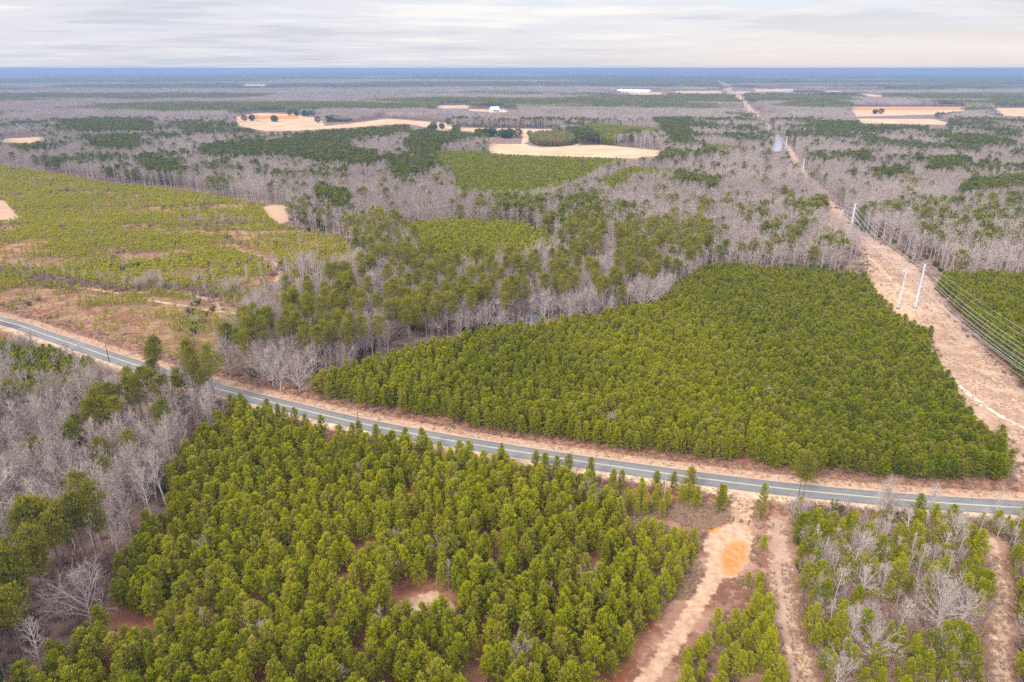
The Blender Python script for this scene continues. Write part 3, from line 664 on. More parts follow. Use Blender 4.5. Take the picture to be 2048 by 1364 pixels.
class Kind:
    def __init__(s, name, part_a, part_b, mat_a, mat_b, shapes, lods=()):
        """shapes: list of (nominal height, (TB, TB)); part_a = trunk/stems, part_b = crown/branches"""
        s.name = name; s.pa, s.pb = part_a, part_b; s.H = []; s.meshes = []; s.src = bpy.data.collections.new('shapes of ' + name)
        s.n_full = len(shapes); s.pts = []; s.mass = bpy.data.objects
        for i, (H, (a, b)) in enumerate(list(shapes) + list(lods)):
            Va, Fa, ta = a.get(); Vb, Fb, tb_ = b.get(); s.H.append(H)
            both = mesh_obj('shape_%02d' % i, np.concatenate([Va, Vb]), np.concatenate([Fa, Fb + len(Va)]), [mat_a, mat_b], mi=[0] * len(Fa) + [1] * len(Fb), link=False, tone=np.concatenate([ta, tb_]))
            s.src.objects.link(both)
            if i < s.n_full:
                ma = mesh_obj(part_a, Va, Fa, mat_a, link=False, tone=ta).data if len(Fa) else None
                mb = mesh_obj(part_b, Vb, Fb, mat_b, link=False, tone=tb_).data if len(Fb) else None
                s.meshes.append((ma, mb))
            s.n_all = i + 1
    def add(s, x, y, h, tint, region, sx=None, lod_from=430.0):
        """arrays; h = wanted height"""
        n = len(x)
        if n == 0: return
        d = np.hypot(x, y); lod = (d > lod_from) & (s.n_all > s.n_full)
        var = np.where(lod, rng.integers(s.n_full, s.n_all, n) if s.n_all > s.n_full else 0, rng.integers(0, s.n_full, n))
        sc = h / np.array(s.H)[var]
        wide = sc * rng.uniform(0.88, 1.14, n) * (1.0 if sx is None else sx)
        s.pts.append(np.stack([x, y, groundz(x, y), rng.uniform(0, 6.283, n), wide, sc, np.clip(tint, 0, 1) + np.zeros(n), var, np.full(n, region)], 1))
SHOW_FULL = 300
def emit(kind, mass_name, labeller, cat, group_of, n_show=SHOW_FULL, heights=None):
    P = np.concatenate(kind.pts); x, y = P[:, 0], P[:, 1]
    h = P[:, 5] * np.array(kind.H)[P[:, 7].astype(int)]
    px, py, d = PX(x, y, P[:, 2] + h * 0.75)
    vis = (px > 4) & (px < 2044) & (py > 0) & (py < 1355) & (P[:, 7] < kind.n_full)
    score = np.where(vis, h / np.maximum(np.sqrt(x * x + y * y + CAM_H ** 2), 1), -1)
    order = np.argsort(-score); sel = order[:n_show]; sel = sel[score[sel] > 0]
    rest = np.setdiff1d(np.arange(len(P)), sel)
    for i in sel:
        q = P[i]; var = int(q[7])
        e = empty(kind.name, (q[0], q[1], q[2]), q[3]); e.scale = (q[4], q[4], q[5])
        lab = labeller(q, h[i], px[i], py[i]); tag(e, lab, cat, group_of(q, lab)); e['tint'] = float(q[6])
        for nm, me in ((kind.pa, kind.meshes[var][0]), (kind.pb, kind.meshes[var][1])):
            if me is None: continue
            c = bpy.data.objects.new(nm, me); COL.objects.link(c); c.parent = e; c['tint'] = float(q[6])
    return scatter(mass_name, P[rest], kind.src)
def scatter(name, Q, coll):
    me = bpy.data.meshes.new(name); n = len(Q)
    me.vertices.add(n); me.vertices.foreach_set('co', Q[:, :3].astype(np.float32).ravel())
    for an, v in (('turn', Q[:, 3]), ('tint', Q[:, 6])):
        a = me.attributes.new(an, 'FLOAT', 'POINT'); a.data.foreach_set('value', v.astype(np.float32))
    a = me.attributes.new('size', 'FLOAT_VECTOR', 'POINT'); a.data.foreach_set('vector', np.stack([Q[:, 4], Q[:, 4], Q[:, 5]], 1).astype(np.float32).ravel())
    a = me.attributes.new('which', 'INT', 'POINT'); a.data.foreach_set('value', Q[:, 7].astype(np.int32))
    o = bpy.data.objects.new(name, me); COL.objects.link(o); o['kind'] = 'stuff'
    g = bpy.data.node_groups.new('scatter ' + name, 'GeometryNodeTree')
    g.interface.new_socket(name='Geometry', in_out='INPUT', socket_type='NodeSocketGeometry'); g.interface.new_socket(name='Geometry', in_out='OUTPUT', socket_type='NodeSocketGeometry')
    N = g.nodes; gi = N.new('NodeGroupInput'); go = N.new('NodeGroupOutput'); ip = N.new('GeometryNodeInstanceOnPoints')
    ci = N.new('GeometryNodeCollectionInfo'); ci.inputs['Collection'].default_value = coll; ci.inputs['Separate Children'].default_value = True; ci.inputs['Reset Children'].default_value = True
    def na(nm, ty):
        a = N.new('GeometryNodeInputNamedAttribute'); a.data_type = ty; a.inputs['Name'].default_value = nm
        return [s_ for s_ in a.outputs if s_.enabled and s_.name == 'Attribute'][0]
    cx = N.new('ShaderNodeCombineXYZ'); er = N.new('FunctionNodeEulerToRotation')
    g.links.new(na('turn', 'FLOAT'), cx.inputs[2]); g.links.new(cx.outputs[0], er.inputs[0]); g.links.new(er.outputs[0], ip.inputs['Rotation'])
    g.links.new(na('size', 'FLOAT_VECTOR'), ip.inputs['Scale']); g.links.new(na('which', 'INT'), ip.inputs['Instance Index'])
    ip.inputs['Pick Instance'].default_value = True
    g.links.new(ci.outputs[0], ip.inputs['Instance']); g.links.new(gi.outputs[0], ip.inputs['Points']); g.links.new(ip.outputs[0], go.inputs[0])
    md = o.modifiers.new('scatter', 'NODES'); md.node_group = g
    return o

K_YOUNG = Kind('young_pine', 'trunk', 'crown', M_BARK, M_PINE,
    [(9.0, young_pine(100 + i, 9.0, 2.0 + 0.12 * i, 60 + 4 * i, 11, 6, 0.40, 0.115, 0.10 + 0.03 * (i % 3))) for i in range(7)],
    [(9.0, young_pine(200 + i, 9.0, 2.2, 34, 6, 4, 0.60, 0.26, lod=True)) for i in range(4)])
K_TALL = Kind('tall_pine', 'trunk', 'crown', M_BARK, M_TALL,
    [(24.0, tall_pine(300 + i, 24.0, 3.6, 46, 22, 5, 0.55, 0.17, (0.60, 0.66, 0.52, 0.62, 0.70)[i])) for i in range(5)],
    [(20.0, tall_pine(350 + i, 20.0, 3.5, 20, 7, 4, 0.95, 0.55, (0.45, 0.55, 0.35)[i % 3], lod=True)) for i in range(4)])
K_BARE = Kind('bare_tree', 'trunk', 'branches', M_TWIG, M_TWIG,
    [(16.0, bare_tree(400, 16, 3.4, 0.75, 18, 6, 4, 0.036, 'tall')), (16.0, bare_tree(401, 16, 3.0, 0.9, 17, 6, 4, 0.036, 'tall')), (16.0, bare_tree(402, 16, 4.0, 0.6, 18, 6, 4, 0.036, 'tall')),
     (11.0, bare_tree(403, 11, 3.9, 0.80, 17, 8, 6, 0.034, 'round')), (11.0, bare_tree(404, 11, 4.6, 0.62, 18, 8, 6, 0.034, 'round')), (16.0, bare_tree(405, 16, 3.6, 0.8, 20, 6, 4, 0.036, 'tall'))],
    [(16.0, bare_tree(450 + i, 16, 4.4, 0.7, 13, 4, 5, 0.10, 'tall', lod=True)) for i in range(4)])
K_SEED = Kind('pine_sapling', 'trunk', 'crown', M_BARK, M_PINE,
    [(3.0, young_pine(500 + i, 3.0, 0.95, 22, 4, 5, 0.34, 0.11, 0.06)) for i in range(4)],
    [(3.0, young_pine(550 + i, 3.0, 1.0, 9, 2, 4, 0.6, 0.34, 0.06, lod=True)) for i in range(3)])
K_BUSH = Kind('bare_bush', 'stems', 'leaves', M_BRUSH, M_PINE, [(2.0, bush(600 + i, 2.0, 1.5, 30, False)) for i in range(4)])
K_GREEN = Kind('evergreen_bush', 'stems', 'leaves', M_BRUSH, M_EVER, [(3.0, bush(650 + i, 3.0, 1.8, 18, True)) for i in range(3)])
K_OVAL = Kind('evergreen_tree', 'trunk', 'crown', M_BARK, M_EVER, [(10.0, oval_tree(700 + i, 10.0, 4.6, 420, 5, 0.8, 0.42)) for i in range(3)])

# ------------------------------------------------------------------ where everything grows
RG = dict(A=1, A2=2, B=3, C=4, D=5, E=6, F=7, J=8, K=9, T=10, L=11, M=12, W=13, V=14, K1=15)
FAR0 = 1500.0
def grid(P, sp, rows=None, jit=0.36):
    x0, y0 = P.min(0); x1, y1 = P.max(0); y0 = max(y0, 62); y1 = min(y1, FAR0 + 60)
    if rows is None:
        gx_, gy_ = np.meshgrid(np.arange(x0, x1, sp), np.arange(y0, y1, sp * 0.92))
        gx_ = gx_ + (np.arange(gx_.shape[0]) % 2)[:, None] * sp / 2
        x, y = gx_.ravel(), gy_.ravel()
    else:
        a, spr, spi = rows     # direction of the rows, distance between them, distance in the row
        c, s = math.cos(a), math.sin(a); r = math.hypot(x1 - x0, y1 - y0) / 2 + 10
        u, v = np.meshgrid(np.arange(-r, r, spi), np.arange(-r, r, spr)); u, v = u.ravel(), v.ravel()
        x = (x0 + x1) / 2 + u * c - v * s; y = (y0 + y1) / 2 + u * s + v * c
    x = x + rng.uniform(-jit, jit, x.shape) * sp; y = y + rng.uniform(-jit, jit, y.shape) * sp
    k = inside(P, x, y) & (np.abs(x) < 0.80 * y + 55) & (y > 62)
    return x[k], y[k]
def free(x, y, road=9.5, extra=0.0):
    k = np.ones(x.shape, bool)
    for P in OPEN:
        b = (x > P[:, 0].min() - 3) & (x < P[:, 0].max() + 3) & (y > P[:, 1].min() - 3) & (y < P[:, 1].max() + 3)
        if b.any():
            kk = inside(P, x[b], y[b]); k[np.where(b)[0][kk]] = False
    d = segdist(ROAD, x, y, False); k &= d > road + extra
    n = (y < 420)
    for Q, wd in ((DRIVE, 4.6), (TRACK2, 4.0), (TRACK3, 3.2)):
        if n.any():
            dd = segdist(Q, x[n], y[n], False); k[np.where(n)[0][dd < wd]] = False
    k &= ~inside(ROW, x, y)
    return k
SEEN_OPEN = FIELDS + PADS[:2] + WATERS[:2] + [GROVE] + CLEAR[2:]
ROAD_VIEW = [PL((-60, 610), (60, 645), (280, 722), (290, 752), (150, 705), (-60, 660)), PL((440, 768), (620, 812), (700, 838), (700, 858), (560, 824), (440, 795))]
def road_view(x, y, h):
    k = np.ones(x.shape, bool)
    for hh in (h, h * 0.75, h * 0.5):
        f = CAM_H / (CAM_H - hh)
        for P in ROAD_VIEW: k &= ~inside(P, x * f, y * f)
    return k
def clear_view(x, y, h):
    k = np.ones(x.shape, bool)
    if h > 6: k &= clear_view(x, y, h - 5.0)
    f = CAM_H / (CAM_H - h); X_, Y_ = x * f, y * f
    for P in SEEN_OPEN:
        c = P.mean(0); b = (X_ > P[:, 0].min()) & (X_ < P[:, 0].max()) & (Y_ > P[:, 1].min()) & (Y_ < P[:, 1].max())
        if b.any(): k[np.where(b)[0][inside(P, X_[b], Y_[b])]] = False
    return k
def sift(x, y, k): return x[k], y[k]
def U01(n): return rng.uniform(0, 1, n)

# plantation below the road
x, y = grid(A, 3.0, (R(62), 3.1, 2.7), 0.42); k = free(x, y, 8.0) & (vnoise(x, y, 6.5, 5, 2) < 0.73) & (U01(len(x)) > 0.05); x, y = sift(x, y, k)
t0 = vnoise(x, y, 45, 9, 2); K_YOUNG.add(x, y, 6.6 + 4.0 * U01(len(x)) ** 0.8 + 1.6 * (vnoise(x, y, 30, 6, 2) - 0.5), 0.24 + 0.72 * t0 + 0.50 * (U01(len(x)) - 0.5) - 0.15 * (x < -60), RG['A'], sx=rng.uniform(0.80, 1.15, len(x)))
q = U01(len(x)) < 0.02; K_BARE.add(x[q] + 1.5, y[q] + 1.0, 7 + 2 * U01(q.sum()), 0.4, RG['A'])
q = U01(len(x)) < 0.16; K_BUSH.add(x[q] + 1.8, y[q] + 1.2, 1.0 + U01(q.sum()), 0.2, RG['A'])
x, y = grid(A2, 3.4); k = free(x, y, 9.5) & (vnoise(x, y, 8, 15, 2) > 0.38); x, y = sift(x, y, k)
K_YOUNG.add(x, y, 5.2 + 3.8 * U01(len(x)), 0.75 + 0.3 * U01(len(x)), RG['A2'])
x, y = grid(A2, 2.6); k = free(x, y, 6.5); x, y = sift(x, y, k & (U01(len(k)) < 0.2)); K_BUSH.add(x, y, 0.7 + 1.0 * U01(len(x)), 0.3, RG['A2'])
# triangle above the road and the one right of the power line
for P, rg in ((B, 'B'), (Cp, 'C')):
    x, y = grid(P, 2.7, (R(98), 2.9, 2.45), 0.36); k = free(x, y, 10.0) & (vnoise(x, y, 6, 25, 2) < 0.83); x, y = sift(x, y, k)
    h = 7.0 + 3.2 * U01(len(x)) + 1.2 * (vnoise(x, y, 40, 26, 2) - 0.5)
    K_YOUNG.add(x, y, h, 0.10 + 0.50 * vnoise(x, y, 60, 29, 2) + 0.45 * (U01(len(x)) - 0.4) - 0.1 * (x > 90), RG[rg], sx=rng.uniform(0.88, 1.2, len(x)), lod_from=470)
    q = U01(len(x)) < 0.004; K_BARE.add(x[q] + 1, y[q] + 1, 7 + 2 * U01(q.sum()), 0.2, RG[rg])
# strips between the tracks
x, y = grid(M, 3.3); k = free(x, y, 8.5) & (vnoise(x, y, 9, 35, 2) > 0.33); x, y = sift(x, y, k)
K_YOUNG.add(x, y, 4.5 + 4.2 * U01(len(x)), 0.7 + 0.3 * U01(len(x)), RG['M'])
x, y = grid(M, 3.0); k = free(x, y, 6.0); x, y = sift(x, y, k & (U01(len(k)) < 0.5)); K_BUSH.add(x, y, 0.8 + 1.0 * U01(len(x)), 0.3, RG['M'])
# overgrown lot, lower right
x, y = grid(L, 2.9); k = free(x, y, 7.5); x, y = sift(x, y, k); v = vnoise(x, y, 20, 45, 2); r = U01(len(x))
near_road = segdist(ROAD, x, y, False) < 18
q = ((v > 0.46) & (r < 0.70)) & ~near_road | ((v > 0.2) & (r < 0.12)); K_YOUNG.add(x[q], y[q], 5.5 + 4.5 * U01(q.sum()), 0.15 + 0.8 * U01(q.sum()), RG['L'])
q = ((v <= 0.50) & (r > 0.12) & (r < 0.40)) | (near_road & (r > 0.1) & (r < 0.26)); K_BARE.add(x[q], y[q], 5.5 + 4.5 * U01(q.sum()), 0.10 + 0.85 * U01(q.sum()), RG['L'], sx=1.1)
q = (r > 0.50); K_BUSH.add(x[q] + 1.2, y[q], 1.8 + 2.8 * U01(q.sum()), 0.8 * U01(q.sum()), RG['L'])
q = (r > 0.40) & (r < 0.60); K_YOUNG.add(x[q], y[q] + 1, 2.2 + 3.0 * U01(q.sum()), 0.8, RG['L'])
q = (r > 0.60) & (r < 0.66); K_GREEN.add(x[q], y[q], 1.8 + 2.2 * U01(q.sum()), U01(q.sum()), RG['L'])
x, y = grid(L, 1.9, jit=0.5); k = free(x, y, 7.5) & (vnoise(x, y, 12, 46, 2) > 0.33); x, y = sift(x, y, k & (U01(len(k)) < 0.8)); K_BUSH.add(x, y, 1.3 + 2.6 * U01(len(x)) ** 2, U01(len(x)), RG['L'], sx=1.15)
x, y = grid(L, 3.1, jit=0.5); k = free(x, y, 9.0) & (vnoise(x, y, 15, 48, 2) > 0.47); x, y = sift(x, y, k); K_YOUNG.add(x, y, 2.5 + 4.5 * U01(len(x)), 0.4 + 0.6 * U01(len(x)), RG['L'], sx=1.1)
for P in (M, A2):
    x, y = grid(P, 2.4, jit=0.5); k = free(x, y, 7.0); x, y = sift(x, y, k & (U01(len(k)) < 0.22)); K_BUSH.add(x, y, 0.7 + 1.2 * U01(len(x)), U01(len(x)), RG['M'])
# swamp at the left below the road
x, y = grid(K, 4.3); k = free(x, y, 8.0) & ~inside(K1, x, y) & ~inside(T1, x, y) & road_view(x, y, 17.0); x, y = sift(x, y, k); v = vnoise(x, y, 30, 55, 2); r = U01(len(x))
q = (r < 0.62) & (v < 0.62); K_BARE.add(x[q], y[q], 12 + 7 * U01(q.sum()), 0.10 + 0.75 * U01(q.sum()), RG['K'])
q = (r < 0.55) & (v >= 0.60) | (r > 0.965); K_TALL.add(x[q], y[q], 15 + 6 * U01(q.sum()), 0.3 + 0.7 * U01(q.sum()), RG['K'], sx=0.85)
q = (r > 0.45); K_BUSH.add(x[q] + 2, y[q] + 1, 1.8 + 2.6 * U01(q.sum()), 0.5 * U01(q.sum()), RG['K'])
q = (r > 0.85) & (r < 0.92); K_GREEN.add(x[q], y[q], 2.5 + 2.5 * U01(q.sum()), U01(q.sum()), RG['K'])
x, y = grid(K1, 3.4); k = free(x, y, 7.0) & road_view(x, y, 7.5); x, y = sift(x, y, k); r = U01(len(x))
q = r < 0.85; K_YOUNG.add(x[q], y[q], np.minimum(6.5 + 2 * U01(q.sum()) + 0.07 * segdist(ROAD, x[q], y[q], False), 11.5), 0.10 + 0.4 * U01(q.sum()), RG['K1'])
q = r > 0.9; K_BARE.add(x[q], y[q], 12 + 3 * U01(q.sum()), 0.6, RG['K1'])
for P, sp, hh in ((T1, 4.6, 23.0), (T2, 5.0, 22.0)):
    x, y = grid(P, sp); k = free(x, y, 6.5); x, y = sift(x, y, k & (U01(len(k)) < (0.6 if P is T1 else 0.55)) & (road_view(x, y, hh) | (P is T1))); K_TALL.add(x, y, hh + 4 * U01(len(x)), 0.40 + 0.6 * U01(len(x)), RG['T'], sx=0.70)
    q = U01(len(x)) < 0.5; K_GREEN.add(x[q] + 2, y[q], 2 + 2 * U01(q.sum()), 0.5, RG['T'])
    x, y = grid(P, 2.4, jit=0.5); k = free(x, y, 6.5); x, y = sift(x, y, k); K_BUSH.add(x, y, 1.2 + 2.6 * U01(len(x)), U01(len(x)), RG['T'])
# replanted clearing on the left
x, y = grid(F, 2.7, (R(63), 3.3, 2.1), 0.22); k = free(x, y, 11.0)
den = (vnoise(x * 0.45, y, 22, 65, 3) - 0.5) * 1.9 + np.clip((y - 345) / 260, -0.06, 0.36) + 0.44
k &= (U01(len(x)) < np.clip((den - 0.38) * 3.2, 0.10, 0.95)) & (np.minimum.reduce([segdist(q, x, y, False) for q in TERR]) > 4.0); x, y = sift(x, y, k)
K_SEED.add(x, y, 1.6 + 1.8 * U01(len(x)) + 1.4 * (vnoise(x, y, 60, 66, 2) - 0.4), 0.50 + 0.55 * vnoise(x, y, 50, 67, 2), RG['F'], sx=1.18, lod_from=420)
x, y = grid(F, 7.0); k = free(x, y, 8.5) & (vnoise(x, y, 26, 68, 2) > 0.60); x, y = sift(x, y, k); K_BUSH.add(x, y, 1.6 + 2.6 * U01(len(x)), 0.9 * U01(len(x)), RG['F'])
q = U01(len(x)) < 0.16; K_BARE.add(x[q] + 2, y[q], 5 + 4 * U01(q.sum()), 0.7, RG['F'], sx=0.8)
q = U01(len(x)) < 0.14; K_GREEN.add(x[q], y[q] + 3, 2 + 2.5 * U01(q.sum()), 0.6, RG['F'])
bl = smooth(PL((-40, 540), (60, 556), (130, 566), (230, 574), (300, 575), (380, 580), (450, 590)), 8); j = rng.integers(0, len(bl), 420); p = bl[j] + rng.normal(0, 1, (420, 2)) * np.array([6, 5])
K_BUSH.add(p[:, 0], p[:, 1], 2.0 + 2.2 * U01(420), 0.9 * U01(420), RG['F']); K_BARE.add(p[:60, 0], p[:60, 1] + 3, 5 + 4 * U01(60), 0.8, RG['F'])
p = np.array(U(440, 448)) + rng.normal(0, 1, (130, 2)) * np.array([16, 7]); K_BUSH.add(p[:, 0], p[:, 1], 2.5 + 2.5 * U01(130), 0.9, RG['F']); K_BARE.add(p[:26, 0], p[:26, 1], 6 + 3 * U01(26), 0.8, RG['F'])
p = np.array(U(610, 545)) + rng.normal(0, 1, (90, 2)) * np.array([14, 16]); K_BUSH.add(p[:, 0], p[:, 1], 2.0 + 2.5 * U01(90), 0.5, RG['F']); K_BARE.add(p[:40, 0], p[:40, 1], 8 + 6 * U01(40), 0.8, RG['F'])
# small plantations further off
for P, tn, rg in [(D, 0.50, 'D')] + [(e, 0.22, 'E') for e in E]:
    x, y = grid(P, 4.0 if rg == 'D' else 4.6); k = free(x, y) & clear_view(x, y, 12.5); x, y = sift(x, y, k); K_YOUNG.add(x, y, (9.0 if rg == 'D' else 11.0) + 2.4 * U01(len(x)), tn + 0.25 * (U01(len(x)) - 0.5), RG[rg], sx=1.15)
# verge brush
t = np.gradient(ROAD, axis=0); nr = np.stack([-t[:, 1], t[:, 0]], 1) / np.linalg.norm(t, axis=1)[:, None]
for s_, n_ in ((1, 1700), (-1, 500)):
    j = rng.integers(0, len(ROAD), n_); o = s_ * (rng.uniform(9.0, 15, n_) if s_ > 0 else rng.uniform(8, 11, n_)); p = ROAD[j] + nr[j] * o[:, None] + rng.normal(0, 3, (n_, 2))
    k = free(p[:, 0], p[:, 1], 7.8); p = p[k]; K_BUSH.add(p[:, 0], p[:, 1], 0.4 + 1.3 * U01(len(p)) ** 2, 0.5 * U01(len(p)), RG['V'])
ew = smooth(np.vstack([ROW, ROW[:1]]), 4); j = rng.integers(0, len(ew), 700); p = ew[j] + rng.normal(0, 1.8, (700, 2)); k = (p[:, 1] < 900) & (segdist(ROAD, p[:, 0], p[:, 1], False) > 9)
p = p[k]; K_BUSH.add(p[:, 0], p[:, 1], 0.8 + 1.6 * U01(len(p)), 0.5 * U01(len(p)), RG['V'])
# the mixed woods
SPECIAL = [A, A2, B, Cp, D, F, L, M, K, GROVE] + E
WOODS = np.array([(-1300, 62), (1300, 62), (1300, FAR0 + 50), (-1300, FAR0 + 50)], float)
x, y = grid(WOODS, 5.0, jit=0.42); k = (y > 165)
x, y = sift(x, y, k)
for P in SPECIAL: x, y = sift(x, y, ~inside(P, x, y))
south0 = y < np.interp(x, ROAD[:, 0], ROAD[:, 1])
x, y = sift(x, y, ~((x > U(590, 790)[0]) & ~inside(J, x, y) & (y < 300) & ~south0) & ~((x > 150) & (y < 345) & ~south0) & ~((y < 420) & (x > 100) & (segdist(ROW, x, y, True) < 12)))
x, y = sift(x, y, free(x, y, 10) & clear_view(x, y, 20.0) & ((y < 800) | (U01(len(x)) < 0.75))); r = U01(len(x))
x0_ = x
inJ = inside(J, x, y); inP = np.zeros(len(x), bool)
for P in PINES: inP |= inside(P, x, y)
south = y < np.interp(x, ROAD[:, 0], ROAD[:, 1])
v = vnoise(x, y, 60, 75, 3); J2 = inside(PL((1120, 500), (1200, 470), (1400, 460), (1420, 520), (1400, 560), (1300, 610), (1150, 620)), x, y) | inside(PL((1750, 440), (2100, 420), (2100, 520), (1870, 530)), x, y)
pinep = np.where(inP, 0.92, np.where(J2, 0.22, np.where(inJ, np.where(v > 0.46, 0.33, 0.12), np.clip((v - 0.58) * 2.4 + 0.22 * np.clip((y - 700) / 600, 0, 1), 0.03, 0.7))))
q = (r < pinep) & ~south; n = q.sum()
K_TALL.add(x[q], y[q], np.where(inJ[q], 19, 15.5) + 5 * U01(n), np.where(inJ[q], 0.75, np.where(y[q] > 700, 0.10, np.where(inP[q], 0.2, 0.45))) + 0.4 * (U01(n) - 0.3), RG['J'] , sx=np.where(inJ[q], 0.78, 1.05))
q = ~(r < pinep) & ~south & (~inJ | (U01(len(x)) < 0.85)); n = q.sum()
K_BARE.add(x[q], y[q], np.where(inJ[q], 12, 13.5) + 5.5 * U01(n), 0.10 + 0.7 * vnoise(x[q], y[q], 90, 81, 2) + 0.5 * (U01(n) - 0.5), RG['W'], lod_from=400)
q = south & (r < 0.7) & ~inside(K, x, y); K_YOUNG.add(x[q], y[q], 7 + 3 * U01(q.sum()), 0.4, RG['L'])
q = (U01(len(x)) < 0.40) & (y < 520); K_BUSH.add(x[q] + 2.2, y[q] + 1.0, 1.5 + 2.5 * U01(q.sum()), 0.3 * U01(q.sum()), RG['W'])
q = (U01(len(x)) < 0.07) & (y < 620); K_GREEN.add(x[q] - 2.0, y[q] + 1.6, 3 + 3 * U01(q.sum()), 0.4 * U01(q.sum()), RG['W'])
# round evergreens round the fields
ev = [(655, 245), (668, 243), (684, 244), (700, 243), (866, 262), (880, 258), (1010, 277), (1025, 276), (1002, 274), (985, 272), (1040, 274), (952, 272), (970, 274), (1125, 268), (1140, 270), (1154, 272), (1168, 276), (1180, 280), (1196, 282),
      (930, 250), (905, 250), (945, 252), (960, 250), (1000, 252), (1060, 252), (1105, 251), (1745, 228), (1880, 236), (1895, 234), (1908, 236), (1962, 236), (1975, 232), (1985, 238), (590, 232), (603, 233), (615, 230), (500, 243), (545, 245)]
p = np.array([U(*e) for e in ev]); p = np.repeat(p, 3, 0) + rng.normal(0, 9, (len(p) * 3, 2)); K_OVAL.add(p[:, 0], p[:, 1], 10 + 6 * U01(len(p)), 0.5 * U01(len(p)), RG['W'])
bam = Kind('bamboo', 'stems', 'leaves', M_BRUSH, M_BAMB, [(9.0, young_pine(800 + i, 9.0, 2.6, 30, 6, 5, 0.9, 0.45, 0.1)) for i in range(3)])
x, y = grid(GROVE, 3.4); bam.add(x, y, 8.0 + 3 * U01(len(x)), U01(len(x)), RG['W']); scatter('bamboo_grove', np.concatenate(bam.pts), bam.src)

def tuft_mesh(seed):
    rs = np.random.default_rng(seed); tb = TB(); n = 16; az = rs.uniform(0, 6.283, n); b = np.stack([np.cos(az), np.sin(az), 0 * az], 1) * rs.uniform(0, 0.16, (n, 1))
    d = unit(np.stack([np.cos(az) * 0.5, np.sin(az) * 0.5, np.ones(n)], 1) + rs.normal(0, 0.3, (n, 3))); p = unit(np.cross(d, rs.normal(0, 1, (n, 3)))) * 0.035
    tb.tris(np.stack([b - p, b + p, b + d * rs.uniform(0.3, 0.7, (n, 1))], 1), rs.uniform(0, 1, n)); return TB(), tb
M_GRASS = foliage_mat('dead_grass_blades', (0.32, 0.20, 0.13), (0.66, 0.50, 0.35), (0.26, 0.25, 0.08))
KG = Kind('grass_tuft', 'stems', 'blades', M_GRASS, M_GRASS, [(0.6, tuft_mesh(950 + i)) for i in range(3)])
for P, n_, off in ((ROW, 15000, 0), (L, 16000, 0), (M, 7000, 0), (A2, 5000, 0), (F, 30000, 0), (None, 12000, 1)):
    if P is None:
        j = rng.integers(0, len(ROAD), n_); o = rng.uniform(4.6, 16, n_) * rng.choice([-1, 1], n_); p = ROAD[j] + nr[j] * o[:, None] + rng.normal(0, 2.2, (n_, 2)); x, y = p[:, 0], p[:, 1]; k = segdist(ROAD, x, y, False) > 4.4
    else:
        lo, hi = P.min(0), P.max(0); x = rng.uniform(max(lo[0], -330), min(hi[0], 330), n_ * 2); y = rng.uniform(max(lo[1], 75), min(hi[1], 460), n_ * 2); k = inside(P, x, y) & (segdist(ROAD, x, y, False) > 4.6) & (segdist(DRIVE, x, y, False) > 2.4)
    x, y = sift(x, y, k & (vnoise(x, y, 6, 47, 2) > 0.36)); KG.add(x, y, 0.35 + 0.5 * U01(len(x)), U01(len(x)), RG['V'])
scatter('dry_grass', np.concatenate(KG.pts), KG.src)
# singled-out trees
def one(kind, var, px, py, h, tint, label, sx=1.0, name=None, cat=None):
    x_, y_ = U(px, py); sc = h / kind.H[var]
    e = empty(name or kind.name, (x_, y_, 0), random.uniform(0, 6.28)); e.scale = (sc * sx, sc * sx, sc); tag(e, label, cat or kind.name.replace('_', ' ')); e['tint'] = tint
    for nm, me in ((kind.pa, kind.meshes[var][0]), (kind.pb, kind.meshes[var][1])):
        if me: c = bpy.data.objects.new(nm, me); COL.objects.link(c); c.parent = e; c['tint'] = tint
    return e
one(K_BARE, 4, 563, 783, 12.5, 0.8, 'wide pale fan shaped bare tree at the road edge by the triangular plantation', 1.0, cat='tree')
one(K_TALL, 2, 1594, 1010, 17, 0.75, 'tall pine standing apart beside the road, first of a pair right of the gate', 1.05, cat='tree')
one(K_TALL, 0, 1602, 1016, 16, 0.65, 'slightly shorter twin of the tall roadside pine, one step nearer the camera', 0.95, cat='tree')
one(K_YOUNG, 1, 1519, 1042, 12.0, 0.5, 'single conical pine close beside the steel gate and sandy drive', 0.68, cat='tree')
one(K_YOUNG, 3, 1437, 1028, 9.5, 0.35, 'dark green pine on the gate\'s other side with its tip over the asphalt', 0.75, cat='tree')
one(K_YOUNG, 5, 1390, 1024, 8.2, 0.6, 'bushy pine between the orange clay bank and the gate', 0.85, cat='tree')
one(K_BARE, 3, 1765, 1040, 13, 0.6, 'silvery forked bare tree rising over the road near the lot corner', 0.7, cat='tree')
one(K_BARE, 0, 1985, 1050, 12, 0.8, 'leaning grey bare tree over the road beside the third track', 0.8, cat='tree')
one(K_BARE, 3, 1858, 1030, 10, 0.9, 'thin pale bare sapling tree in the scrub below the road', 0.6, cat='tree')
one(K_BARE, 4, 1642, 540, 17, 0.9, 'large silvery bare oak at the corner of the power line clearing', 0.85, cat='tree')
one(K_BARE, 4, 1880, 1245, 11, 0.6, 'broad white limbed bare tree in the middle of the overgrown lot', 1.0, cat='tree')
one(K_BARE, 3, 1700, 1290, 10, 0.6, 'bright white branching bare tree low in the overgrown lot', 1.1, cat='tree')
one(K_BARE, 3, 515, 245, 16, 0.9, 'lone bare oak standing in the tan field', 1.1, cat='tree')
for i, (a, b) in enumerate(((645, 587), (603, 520), (637, 520))):
    one(K_BARE, 1, a, b, 17, 1.0, ('tall dead white snag at the edge of the replanted clearing', 'pale dead trunk standing in the clearing, leftmost of a pair', 'pale dead trunk standing in the clearing, rightmost of a pair')[i], 0.45, cat='tree')

